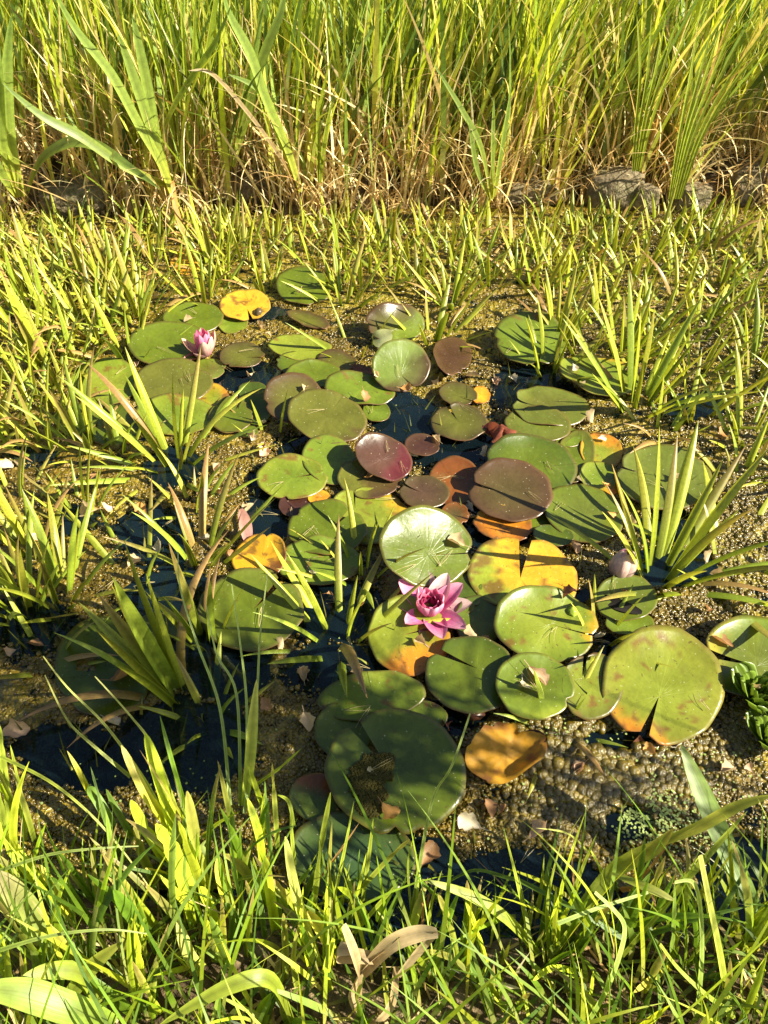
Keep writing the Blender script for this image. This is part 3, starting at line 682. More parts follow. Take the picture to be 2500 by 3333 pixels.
clump('iris_plant', ('R1', 100, 850, 3.02), 'iris plant at the far left with one leaf bent over to the right', 'iris', [
 ([('R1', 95, 850, 3.02), ('R1', 45, 600, 3.0), ('R1', 30, 300, 2.98), ('R1', 50, 60, 2.95)], .042, FR),
 ([('R1', 85, 850, 3.02), ('R1', 15, 640, 2.98), ('R1', -10, 300, 2.9), ('R1', -30, 60, 2.85)], .036, FR),
 ([('R1', 75, 850, 3.02), ('R1', -10, 720, 2.96), ('R1', -60, 560, 2.92)], .036, FR),
 ([('R1', 120, 830, 3.0), ('R1', 180, 690, 2.97), ('R1', 300, 615, 2.93), ('R1', 420, 630, 2.9), ('R1', 560, 720, 2.86), ('R1', 690, 815, 2.8)], .040, FR)], BG)
clump('iris_plant', ('R1', 745, 840, 2.95), 'tall fan-shaped iris plant leaning left above the water soldiers', 'iris', [
 ([('R1', 745, 840, 2.95), ('R1', 690, 700, 2.95), ('R1', 600, 540, 2.93), ('R1', 480, 320, 2.9), ('R1', 330, 130, 2.85), ('R1', 220, -60, 2.8)], .036, FR),
 ([('R1', 742, 835, 2.96), ('R1', 680, 640, 2.96), ('R1', 620, 460, 2.95), ('R1', 555, 270, 2.93), ('R1', 505, 130, 2.9)], .040, FR),
 ([('R1', 740, 830, 2.97), ('R1', 670, 600, 2.97), ('R1', 640, 400, 2.97), ('R1', 600, 200, 2.95), ('R1', 570, 60, 2.93)], .040, FR),
 ([('R1', 740, 820, 2.98), ('R1', 680, 600, 2.98), ('R1', 655, 450, 2.98), ('R1', 650, 330, 2.98)], .034, FR),
 ([('R1', 720, 800, 2.98), ('R1', 540, 720, 2.9), ('R1', 350, 590, 2.84), ('R1', 180, 500, 2.8), ('R1', 10, 360, 2.76)], .036, FR),
 ([('R1', 745, 780, 2.93), ('R1', 760, 900, 2.85), ('R1', 805, 1060, 2.76)], .022, ((.45, .22, .04), (.52, .30, .06), (.42, .22, .06)), 'dry_leaf')], BG)
clump('iris_plant', ('R1', 1300, 830, 3.0), 'iris plant with long arching leaves left of the picture centre', 'iris', [
 ([('R1', 1300, 830, 3.0), ('R1', 1240, 640, 2.98), ('R1', 1150, 430, 2.95), ('R1', 1080, 230, 2.93), ('R1', 1000, 80, 2.9), ('R1', 960, -30, 2.88)], .036, FR),
 ([('R1', 1000, 720, 3.03), ('R1', 1060, 520, 3.03), ('R1', 1130, 260, 3.0), ('R1', 1210, 60, 2.98), ('R1', 1230, -60, 2.98)], .034, FR),
 ([('R1', 1010, 720, 3.03), ('R1', 1050, 480, 3.03), ('R1', 1100, 240, 3.02), ('R1', 1140, 0, 3.0)], .024, FR),
 ([('R1', 1290, 800, 3.0), ('R1', 1210, 600, 2.98), ('R1', 1130, 400, 2.95), ('R1', 985, 320, 2.88)], .026, FR),
 ([('R1', 1280, 790, 3.0), ('R1', 1150, 590, 2.95), ('R1', 990, 390, 2.9), ('R1', 900, 310, 2.86), ('R1', 815, 305, 2.83)], .016, TAN, 'dry_leaf')], BG)
clump('reed_plant', ('R1', 690, 590, 3.05), 'single arching reed leaf with a broad blade high at upper left', 'reed', [
 ([('R1', 690, 590, 3.05), ('R1', 760, 440, 3.02), ('R1', 850, 300, 2.98), ('R1', 930, 180, 2.92), ('R1', 1000, 20, 2.88)], .022, FR)])
clump('iris_plant', ('R2', 465, 860, 2.95), 'slender iris plant rising from the stones at upper centre', 'iris', [
 ([('R2', 465, 860, 2.95), ('R2', 420, 640, 2.93), ('R2', 340, 480, 2.9), ('R2', 210, 270, 2.85)], .022, FR),
 ([('R2', 470, 860, 2.95), ('R2', 470, 640, 2.95), ('R2', 475, 420, 2.93)], .018, FR),
 ([('R2', 475, 850, 2.95), ('R2', 510, 640, 2.93), ('R2', 550, 380, 2.9)], .020, FR),
 ([('R2', 455, 850, 2.95), ('R2', 400, 720, 2.93), ('R2', 365, 510, 2.9)], .022, FR)], BG)
clump('iris_plant', ('R1', 1380, 790, 3.0), 'small upright iris plant right of the long arching one', 'iris', [
 ([('R1', 1378, 790, 3.0), ('R1', 1375, 620, 3.0), ('R1', 1372, 410, 2.98)], .020, FG),
 ([('R1', 1382, 790, 3.0), ('R1', 1400, 620, 3.0), ('R1', 1435, 430, 2.98)], .018, FG)], BG)
clump('tall_grass', ('R2', 1250, 860, 2.92), 'tall bright grass clump leaning right between the upper right stones', 'grass', [
 ([('R2', 1250 + d, 860, 2.92), ('R2', 1310 + d * 2, 600, 2.9), ('R2', 1390 + d * 4, 360, 2.88), ('R2', 1480 + d * 7, 100 + abs(d) * 2, 2.85)], .014, FG) for d in (-18, -9, -3, 4, 12, 22, 30)])
clump('tall_grass', ('R2', 1090, 740, 3.05), 'pale grass clump behind the middle stone at upper right', 'grass', [
 ([('R2', 1090 + d, 740, 3.05), ('R2', 1120 + d * 2, 540, 3.03), ('R2', 1170 + d * 4, 320, 3.0), ('R2', 1220 + d * 8, 60, 2.98)], .013, FG) for d in (-16, -8, 0, 7, 15)])
clump('tall_grass', ('S', 560, 560, 3.1), 'bright grass clump behind the fan-shaped iris', 'grass', [
 ([('S', 600 + d, 560, 3.1), ('S', 590 + d * 2, 350, 3.1), ('S', 560 + d * 4, 120, 3.05), ('S', 530 + d * 6, -60, 3.0)], .013, FG) for d in (-20, -10, 0, 9, 18, 30)])

# ------------------------------------------------------------------ masses of grass (uncountable)
def mass(name, bases, hts, wds, cols, lean_az, lean, bend, mat, label, cat, seg=6, flat=False):
    n_ = len(bases); N1 = seg + 1
    az = lean_az; th0 = lean; th1 = lean + bend
    P_ = np.zeros((n_, N1, 3)); P_[:, 0] = bases
    for q in range(seg):
        t = (q + .5) / seg; th = th0 + (th1 - th0) * t ** 1.5
        P_[:, q + 1, 0] = P_[:, q, 0] + np.sin(th) * np.cos(az) * hts / seg
        P_[:, q + 1, 1] = P_[:, q, 1] + np.sin(th) * np.sin(az) * hts / seg
        P_[:, q + 1, 2] = P_[:, q, 2] + np.cos(th) * hts / seg
        if flat: P_[:, q + 1, 2] = np.maximum(P_[:, q + 1, 2], bases[:, 2] + .003)
    fa = az + np.pi / 2 + rng.normal(0, .7, n_)
    sv = np.stack([np.cos(fa), np.sin(fa), rng.normal(0, .1, n_)], 1)
    Vv = np.zeros((n_, N1, 2, 3)); Cc = np.zeros((n_, N1, 2, 3)); Uu = np.zeros((n_, N1, 2, 2))
    for q in range(N1):
        t = q / seg; wq = wds * (.6 + .5 * math.sin(min(1, t * 2) * math.pi / 2)) * (1 - max(0, (t - .4) / .6) ** 1.5 * .95)
        Vv[:, q, 0] = P_[:, q] - sv * wq[:, None] / 2; Vv[:, q, 1] = P_[:, q] + sv * wq[:, None] / 2
        base = np.array((.64, .52, .22)); kk = max(0, 1 - t / .45) * .8
        Cc[:, q, 0] = Cc[:, q, 1] = cols * (1 - kk) + base * kk
        Uu[:, q, 0] = (0, t); Uu[:, q, 1] = (1, t)
    idx = np.arange(n_)[:, None] * (N1 * 2) + np.arange(seg)[None, :] * 2
    Fa = np.stack([idx, idx + 1, idx + 3, idx + 2], -1).reshape(-1, 4)
    me = mesh(name, Vv.reshape(-1, 3), Fa, [M[mat]], Cc.reshape(-1, 3), Uu.reshape(-1, 2))
    return tag(link(name, me), label, cat, kind='stuff')
def pick(n_, pal, jit=.18):
    pal = np.array(pal); c = pal[rng.integers(0, len(pal), n_)] * (1 + rng.normal(0, jit, (n_, 1))); return np.clip(c, .01, .9)
GPAL = [(.36, .43, .035), (.46, .50, .06), (.25, .34, .035), (.50, .51, .09), (.14, .22, .03), (.60, .50, .20), (.07, .12, .02), (.26, .37, .08)]
SPAL = [(.76, .56, .26), (.82, .66, .36), (.62, .42, .18), (.84, .72, .46), (.42, .25, .10)]
def bases_far(n_, y0, y1, p=1.4, cl=True):
    out = []
    while len(out) < n_:
        y = y0 + (y1 - y0) * rng.random() ** p; x = (rng.random() * 2 - 1) * (.75 + y * .66)
        if cl and rng.random() > .52 + .9 * fbm(x * 2.6, y * 2.6, 20, 2): continue
        yy = y + far_edge(x) - FARW
        out.append((x, yy, ground_z(x, yy) - .01))
    return np.array(out)
n_ = 7600; B = bases_far(n_, 3.20, 5.6, 1.3)
mass('bank_grass', B, rng.uniform(.45, 1.15, n_) * (1 + .12 * (B[:, 1] - 3)), rng.uniform(.007, .016, n_), pick(n_, GPAL) * 1.25, rng.normal(.9, 1.5, n_), np.abs(rng.normal(R(6), R(9), n_)), np.abs(rng.normal(R(16), R(20), n_)), 'blade',
     'dense tall yellow-green grass covering the far bank', 'grass', 7)
n_ = 1500; B = bases_far(n_, 3.12, 4.3, 1.4)
mass('leaning_bank_grass', B, rng.uniform(.35, .85, n_), rng.uniform(.006, .015, n_), pick(n_, GPAL + SPAL[:4]) * 1.1, rng.uniform(-3.2, 3.2, n_), np.abs(rng.normal(R(28), R(14), n_)), np.abs(rng.normal(R(35), R(35), n_)), 'blade',
     'bent and leaning green and straw-coloured blades tangled in the far bank', 'grass', 8)
n_ = 1500; B = bases_far(n_, 3.10, 3.9, 1.5)
mass('broad_bank_grass', B, rng.uniform(.4, .95, n_), rng.uniform(.011, .022, n_), pick(n_, GPAL) * 1.2, rng.normal(.9, 1.5, n_), np.abs(rng.normal(R(8), R(8), n_)), np.abs(rng.normal(R(22), R(25), n_)), 'blade',
     'broader green grass leaves along the front of the far bank', 'grass', 7)
n_ = 6000; B = bases_far(n_, 3.08, 4.4, 1.9)
mass('dry_bank_grass', B, rng.uniform(.15, .62, n_) * rng.uniform(.5, 1.25, n_), rng.uniform(.004, .011, n_), pick(n_, SPAL), rng.uniform(-3.2, 3.2, n_), np.abs(rng.normal(R(14), R(16), n_)), np.abs(rng.normal(R(55), R(55), n_)), 'dry',
     'dead straw-coloured stems mixed into the far bank grass', 'dry grass', 8)
n_ = 5200; B = bases_far(n_, 3.05, 3.55, 1.1, False); B[:, 2] += rng.uniform(0, .12, n_) * (B[:, 1] > 3.15)
mass('straw_litter', B, rng.uniform(.05, .20, n_), rng.uniform(.003, .010, n_), pick(n_, SPAL) * 1.05, rng.uniform(-3.2, 3.2, n_), rng.normal(R(66), R(18), n_), rng.normal(R(32), R(35), n_), 'dry',
     'tangled dead straw hanging over the edge of the far bank', 'dry grass', 7)
n_ = 5500; B = np.array([(x, y, ground_z(x, y)) for x, y in zip(rng.uniform(-9, 9, n_), rng.uniform(5.5, 12, n_))])
mass('meadow_grass', B, rng.uniform(.7, 1.2, n_), rng.uniform(.012, .03, n_), pick(n_, GPAL), rng.normal(.9, 1.3, n_), np.abs(rng.normal(R(6), R(7), n_)), np.abs(rng.normal(R(14), R(16), n_)), 'blade',
     'tall grass behind the far bank', 'grass', 4)

# near bank
def bases_near(n_, y0=-.15, y1=.5, xr=1.0):
    out = []
    while len(out) < n_:
        x = (rng.random() * 2 - 1) * xr; y = y0 + (y1 - y0) * rng.random()
        if y > near_edge(x) - .01: continue
        out.append((x, y, ground_z(x, y) - .005))
    return np.array(out)
NPAL = [(.28, .42, .020), (.44, .55, .03), (.18, .31, .02), (.52, .58, .04), (.12, .22, .02), (.26, .38, .06)]
n_ = 1150; B = bases_near(n_, -.25, .5, 1.1)
mass('near_bank_grass', B, rng.uniform(.07, .26, n_), rng.uniform(.003, .009, n_), pick(n_, NPAL), rng.normal(1.9, 1.1, n_), np.abs(rng.normal(R(20), R(14), n_)), np.abs(rng.normal(R(35), R(30), n_)), 'blade',
     'fine green grass on the near bank at the bottom', 'grass', 7)
n_ = 190; B = bases_near(n_, -.2, .34, .8)
mass('arching_grass', B, rng.uniform(.20, .42, n_), rng.uniform(.003, .0065, n_), pick(n_, NPAL), rng.normal(1.6, 1.2, n_), np.abs(rng.normal(R(22), R(12), n_)), np.abs(rng.normal(R(65), R(25), n_)), 'blade',
     'long thin arching grass blades crossing the near bank', 'grass', 10)
n_ = 420; B = bases_near(n_, -.25, .52, 1.1)
mass('near_dry_grass', B, rng.uniform(.05, .2, n_), rng.uniform(.002, .007, n_), pick(n_, SPAL), rng.uniform(-3.2, 3.2, n_), rng.normal(R(50), R(20), n_), rng.normal(R(30), R(35), n_), 'dry',
     'dead brown blades among the near bank grass', 'dry grass', 7)

n_ = 3600; B = bases_near(n_, -.3, .47, 1.15)
mass('low_grass', B, rng.uniform(.04, .13, n_), rng.uniform(.003, .008, n_), pick(n_, [(.10, .19, .02), (.14, .24, .02), (.20, .30, .03), (.08, .14, .02)]), rng.uniform(-3, 3, n_), np.abs(rng.normal(R(25), R(15), n_)), np.abs(rng.normal(R(30), R(25), n_)), 'blade',
     'short dark green undergrowth covering the near bank', 'grass', 5)

# unseen reeds added right of the viewer, leaves set high to shade the near water
n_ = 34; B = np.array([(x, y, ground_z(x, y) - .01) for x, y in zip(rng.normal(1.66, .12, n_), rng.normal(.14, .06, n_))])
mass('shade_reeds', B, rng.uniform(1.1, 1.9, n_), rng.uniform(.006, .010, n_), pick(n_, NPAL), rng.uniform(-3, 3, n_), np.abs(rng.normal(R(3), R(3), n_)), np.abs(rng.normal(R(8), R(6), n_)), 'blade',
     'tall unseen reed stems added to shade the near water', 'reeds', 7)
n_ = 330; B = np.array([(x, y, z) for x, y, z in zip(rng.normal(1.66, .15, n_), rng.normal(.14, .07, n_), rng.uniform(1.2, 1.8, n_))])
mass('shade_reed_leaves', B, rng.uniform(.18, .42, n_), rng.uniform(.010, .022, n_), pick(n_, NPAL), rng.uniform(-3.2, 3.2, n_), np.abs(rng.normal(R(30), R(15), n_)), np.abs(rng.normal(R(50), R(30), n_)), 'blade',
     'drooping leaves of the unseen reeds added to shade the near water', 'reeds', 7)

NB = [  # broad-leaved tufts on the near bank: base px, py, leaves, length, azimuth, width, label
 (-60, 3050, 12, .42, 118, .016, 'tuft of upright grass at the left edge of the near bank'),
 (60, 2930, 10, .30, 112, .015, 'tuft of broad grass at the left edge half way up the near bank'),
 (250, 3200, 11, .34, 110, .018, 'tuft of broad grass low at the left of the near bank'),
 (330, 2950, 9, .26, 118, .015, 'tuft of grass left of the tallest bright foreground leaves'),
 (560, 3050, 10, .33, 122, .020, 'tuft with the tallest bright broad leaves at lower left'),
 (620, 2960, 8, .26, 115, .018, 'tuft of bitten broad leaves right of the tallest bright leaves'),
 (760, 3130, 10, .29, 110, .019, 'tuft of upright broad leaves left of the dry curled leaf'),
 (820, 2960, 8, .21, 95, .015, 'tuft of short upright leaves behind the dry curled leaf'),
 (960, 3000, 8, .22, 85, .014, 'tuft of dark green leaves in front of the blue-green shaded pad'),
 (1080, 3100, 10, .26, 95, .018, 'tuft of bright leaves beneath the dry curled leaf'),
 (1230, 3060, 8, .22, 95, .013, 'tuft of green leaves just right of the dry curled leaf'),
 (1350, 3180, 8, .22, 80, .015, 'tuft of shaded leaves at the bottom centre'),
 (1500, 3090, 7, .22, 70, .013, 'tuft of leaves below the long pale leaning blade'),
 (1760, 3060, 9, .24, 78, .012, 'tuft of narrow upright leaves at the bottom right of centre'),
 (1900, 3120, 9, .26, 55, .015, 'tuft of leaves leaning right at the lower right'),
 (2050, 3080, 8, .26, 60, .013, 'tuft of thin leaves under the diagonal yellow stalk'),
 (2250, 3180, 9, .26, 70, .012, 'tuft of narrow leaves in the lower right corner area'),
 (2430, 3080, 9, .30, 80, .015, 'tuft of leaves at the right edge of the near bank'),
 (130, 3350, 9, .28, 95, .022, 'tuft of very broad leaves in the bottom left corner'),
 (500, 3320, 9, .26, 80, .018, 'tuft of broad leaves at the bottom edge left of centre'),
 (900, 3330, 9, .24, 60, .018, 'tuft of arching leaves at the bottom edge near the centre'),
 (1150, 3350, 7, .20, 100, .015, 'tuft of shaded leaves at the bottom edge under the dry curled leaf'),
 (1650, 3330, 8, .22, 100, .012, 'tuft of thin leaves at the bottom edge right of centre'),
 (2050, 3340, 9, .25, 95, .013, 'tuft of thin leaves at the bottom edge at right'),
 (2450, 3330, 8, .26, 90, .014, 'tuft of thin leaves in the bottom right corner'),
 (20, 2700, 9, .28, 100, .014, 'tuft of upright grass highest on the left edge of the near bank'),
 (620, 2760, 9, .30, 92, .010, 'tuft of fine upright grass standing before the dark water'),
 (790, 2800, 8, .24, 85, .012, 'tuft of narrow leaves left of the blue-green shaded pad'),
]
NG = 'grass tufts growing on the near bank'
def blunt(t): return (.93 + .07 * math.sin(min(1, t * 2.5) * math.pi / 2)) * (1 - max(0, (t - .70) / .30) ** 2.6 * .9)
for px, py, nl, L, azd, wd, lb in NB:
    p = at(px, py, .05); rs = random.Random(int(px + py)); nl = max(5, int(nl * .8)); L *= .82 if px < 700 or px > 1900 else .62; wd *= .8
    root = empty('grass_tuft', p, label=lb, cat='grass', group=NG)
    for q in range(nl):
        V, C, U, Fc = [], [], [], []
        az = R(azd + rs.gauss(0, 38)); th0 = R(abs(rs.gauss(8, 8))); th1 = th0 + R(abs(rs.gauss(22, 20)) + (55 if rs.random() < .15 else 0))
        pp = bent((rs.gauss(0, .018), rs.gauss(0, .018), -.02), az, th0, th1, L * rs.uniform(.6, 1.1), 12, R(rs.uniform(-20, 20)))
        fa = az + R(90) + rs.gauss(0, .5); tw = rs.uniform(-.6, .6)
        sides = [Vector((math.cos(fa + tw * e / 12), math.sin(fa + tw * e / 12), 0)) for e in range(13)]
        g = rs.uniform(.75, 1.25); b_ = rs.choice(NPAL); tip = (.45, .33, .12) if rs.random() < .3 else tuple(c * 1.1 for c in b_)
        cs = ((b_[0] * .8 * g, b_[1] * .8 * g, b_[2] * g), tuple(c * g for c in b_), tuple(c * g for c in tip))
        ww = wd * rs.uniform(.45, 1.1); bt = rs.uniform(.5, .9); nick = rs.random() < .35
        pf = rs.choice((lance, blunt, lance))
        def prof(t, pf=pf, bt=bt, nick=nick): return pf(t) * (.55 if nick and abs(t - bt) < .06 else 1)
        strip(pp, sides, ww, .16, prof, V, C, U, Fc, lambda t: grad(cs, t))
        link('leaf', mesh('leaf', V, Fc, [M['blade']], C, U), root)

YG0 = ((.34, .46, .03), (.48, .58, .05), (.54, .60, .10))
def single(name, pts_, wd, cols, label, cat='grass', prof=None, keel=.15, mat='blade'):
    return tag(traced(name, pts_, wd, cols, keel=keel, prof=prof, mat=mat), label, cat)
PALE = ((.38, .48, .05), (.52, .58, .09), (.56, .56, .16)); BLU = ((.30, .42, .06), (.42, .54, .13), (.46, .56, .18))
single('grass_shoot', [('B5', 1560, 1250, .06), ('B5', 1350, 1020, .12), ('B5', 1100, 860, .16), ('B5', 775, 750, .20)], .016, YG0, 'long pale blade leaning up left across the near bank at centre')
single('grass_stalk', [('B5', 690, 1090, .05), ('B5', 760, 640, .12), ('B5', 850, 200, .20), ('B3', 980, 700, .26), ('B3', 1075, 430, .32)], .007, BLU, 'long thin stalk rising over the largest dark pad to a brown tip', prof=lambda t: 1 - .6 * t)
single('iris_shoot', [('B6', 1600, 1330, .06), ('B6', 1420, 950, .10), ('B6', 1210, 480, .16), ('B6', 1070, 150, .20)], .036, ((.16, .26, .05), (.20, .31, .07), (.25, .34, .09)), 'broad green iris leaf slanting at the right of the foreground', 'iris leaf')
single('grass_shoot', [('B6', 180, 1560, .05), ('B6', 560, 1060, .10), ('B6', 750, 920, .13), ('B6', 900, 840, .16), ('B6', 1020, 720, .2)], .026, ((.20, .30, .03), (.38, .44, .05), (.48, .40, .10)), 'bright yellow-green blade rising to the right at lower right')
single('grass_shoot', [('B6', 950, 810, .13), ('B6', 1210, 700, .17), ('B6', 1450, 570, .2), ('B6', 1700, 490, .23)], .017, ((.40, .42, .05), (.45, .44, .06), (.40, .42, .06)), 'yellow-green stalk leaf crossing the broad iris leaf')
single('grass_shoot', [('B6', 850, 1400, .06), ('B6', 1050, 1130, .12), ('B6', 1280, 870, .17), ('B6', 1520, 600, .22)], .010, FG, 'straight narrow green blade behind the yellow-green stalk leaf')
single('grass_stalk', [('B6', 420, 2060, .10), ('B6', 560, 1820, .15), ('B6', 660, 1560, .19), ('B6', 690, 1380, .21), ('B6', 620, 1270, .23), ('B6', 490, 1150, .24)], .009, BLU, 'curved pale grass stalk hooking left at the bottom right', prof=lambda t: 1 - .5 * t)
single('grass_stalk', [('B6', 1410, 2060, .06), ('B6', 1340, 1600, .14), ('B6', 1260, 1200, .22), ('B6', 1200, 900, .28)], .012, PALE, 'tall straight pale stalk at the bottom right', prof=lambda t: 1 - .4 * t)
single('grass_stalk', [('B6', 1170, 2060, .06), ('B6', 1210, 1600, .14), ('B6', 1200, 1250, .20), ('B6', 1150, 1080, .24), ('B6', 1030, 1080, .25)], .009, BLU, 'thin stalk bending left beside the tall straight pale one', prof=lambda t: 1 - .5 * t)
single('grass_stalk', [('B6', 1440, 1980, .10), ('B6', 1240, 1840, .14), ('B6', 1050, 1660, .17), ('B6', 930, 1500, .2)], .007, FG, 'thin jointed stalk lying across the lower right corner', prof=lambda t: 1 - .4 * t)
single('grass_stalk', [('B6', 680, 1460, .10), ('B6', 350, 1260, .13), ('B6', 0, 1080, .12), ('B5', 1350, 740, .11), ('B5', 1130, 690, .08), ('B5', 930, 780, .04)], .008, ((.12, .22, .03), (.15, .25, .03), (.14, .24, .03)), 'dark green arching blade over the dark water at the lower centre', prof=lambda t: 1 - .5 * t)
single('grass_stalk', [('B6', 240, 1360, .20), ('B6', 500, 1260, .2), ('B6', 850, 1150, .2)], .006, BLU, 'short pale stalk lying level across the lower right grass', prof=lambda t: 1 - .4 * t)
single('grass_stalk', [('B6', 600, 1020, .18), ('B6', 850, 1120, .2), ('B6', 1020, 1200, .2)], .012, PALE, 'pale spindle-shaped blade above the level pale stalk', prof=lambda t: .25 + .75 * math.sin(t * 3.14))
single('grass_shoot', [('B4', 1440, 1640, .10), ('B4', 1330, 1420, .2), ('B4', 1120, 1450, .22), ('B4', 780, 1640, .2)], .020, FG, 'broad arched blade bending left at the bottom left of centre')
single('grass_shoot', [('B4', 520, 1640, .08), ('B4', 420, 1400, .16), ('B4', 250, 1370, .2), ('B4', 95, 1410, .22)], .022, FG, 'green blade bending left above the bottom left corner')
single('iris_shoot', [('B4', 560, 1640, .14), ('B4', 350, 1560, .2), ('B4', 100, 1480, .24), ('B4', -150, 1460, .26)], .036, ((.22, .33, .03), (.30, .42, .05), (.35, .46, .08)), 'very broad bright leaf filling the bottom left corner', 'leaf')
single('iris_shoot', [('B4', 330, 1360, .08), ('B4', 170, 1120, .16), ('B4', 60, 980, .22), ('B4', -20, 880, .26)], .032, ((.22, .33, .05), (.33, .40, .09), (.42, .34, .2)), 'broad pale green leaf with a pinkish tip at the left edge', 'leaf')
single('grass_shoot', [('B4', 240, 1640, .1), ('B4', 380, 1440, .15), ('B4', 480, 1320, .18), ('B4', 600, 1230, .2)], .022, ((.2, .3, .03), (.3, .37, .04), (.35, .36, .06)), 'olive blade crossing the bottom left corner leaf')
for j, (pp, lb) in enumerate((
 ([('B4', 0, 320, .20), ('B4', 240, 440, .2), ('B4', 440, 600, .17), ('B4', 600, 780, .12), ('B4', 760, 1000, .07)], 'thin straw-green stalk arching down from the left edge'),
 ([('B4', 640, 420, .10), ('B4', 450, 260, .16), ('B4', 330, 140, .20), ('B4', 220, -80, .24)], 'thin reed blade pointing up left before the submerged pad'),
 ([('B4', 800, 600, .08), ('B4', 700, 420, .12), ('B4', 520, 170, .18), ('B4', 330, -20, .24), ('R6', 260, 1265, .27)], 'long thin reed blade running up left over the dark water'),
 ([('B4', 880, 620, .06), ('B4', 760, 290, .16), ('B4', 640, 120, .2), ('R6', 570, 1385, .26)], 'straight reed blade tapering to a pale tip near the submerged pad'),
 ([('B4', 1130, 560, .06), ('R6', 1320, 1580, .14), ('R6', 1180, 1180, .22), ('R6', 1080, 850, .28), ('R6', 1068, 640, .33)], 'tallest thin blade standing in the dark water'),
 ([('B4', 1180, 560, .06), ('R6', 1420, 1500, .14), ('R6', 1300, 1250, .2), ('R6', 1240, 960, .26)], 'second tall thin blade standing in the dark water'),
 ([('B4', 1210, 560, .06), ('R6', 1480, 1560, .13), ('R6', 1440, 1180, .21), ('R6', 1390, 830, .28)], 'thin blade with a kinked top in front of the barred green pad'),
 ([('B4', 1200, 600, .06), ('R6', 1540, 1500, .14), ('R6', 1560, 1150, .21), ('R6', 1605, 770, .28)], 'thin blade leaning right in front of the barred green pad'),
 ([('B4', 0, 880, .2), ('B4', 250, 800, .22), ('B4', 500, 770, .22), ('B4', 680, 760, .2)], 'pale thin blade lying level in the left foreground'),
 ([('B4', 0, 1270, .24), ('B4', 250, 1200, .25), ('B4', 520, 1170, .25), ('B4', 720, 1190, .22)], 'pale thin arching blade low in the left foreground'))):
    single('grass_stalk', pp, .0065 if j not in (0, 8, 9) else .0055, BLU if j > 3 else PALE, lb, prof=lambda t: 1 - .75 * t)
single('iris_shoot', [('B4', 1200, 560, .06), ('B4', 1225, 350, .11), ('B4', 1240, 150, .17), ('B4', 1260, -60, .24)], .020, PALE, 'bright broad blade standing upright before the dark water', 'grass')
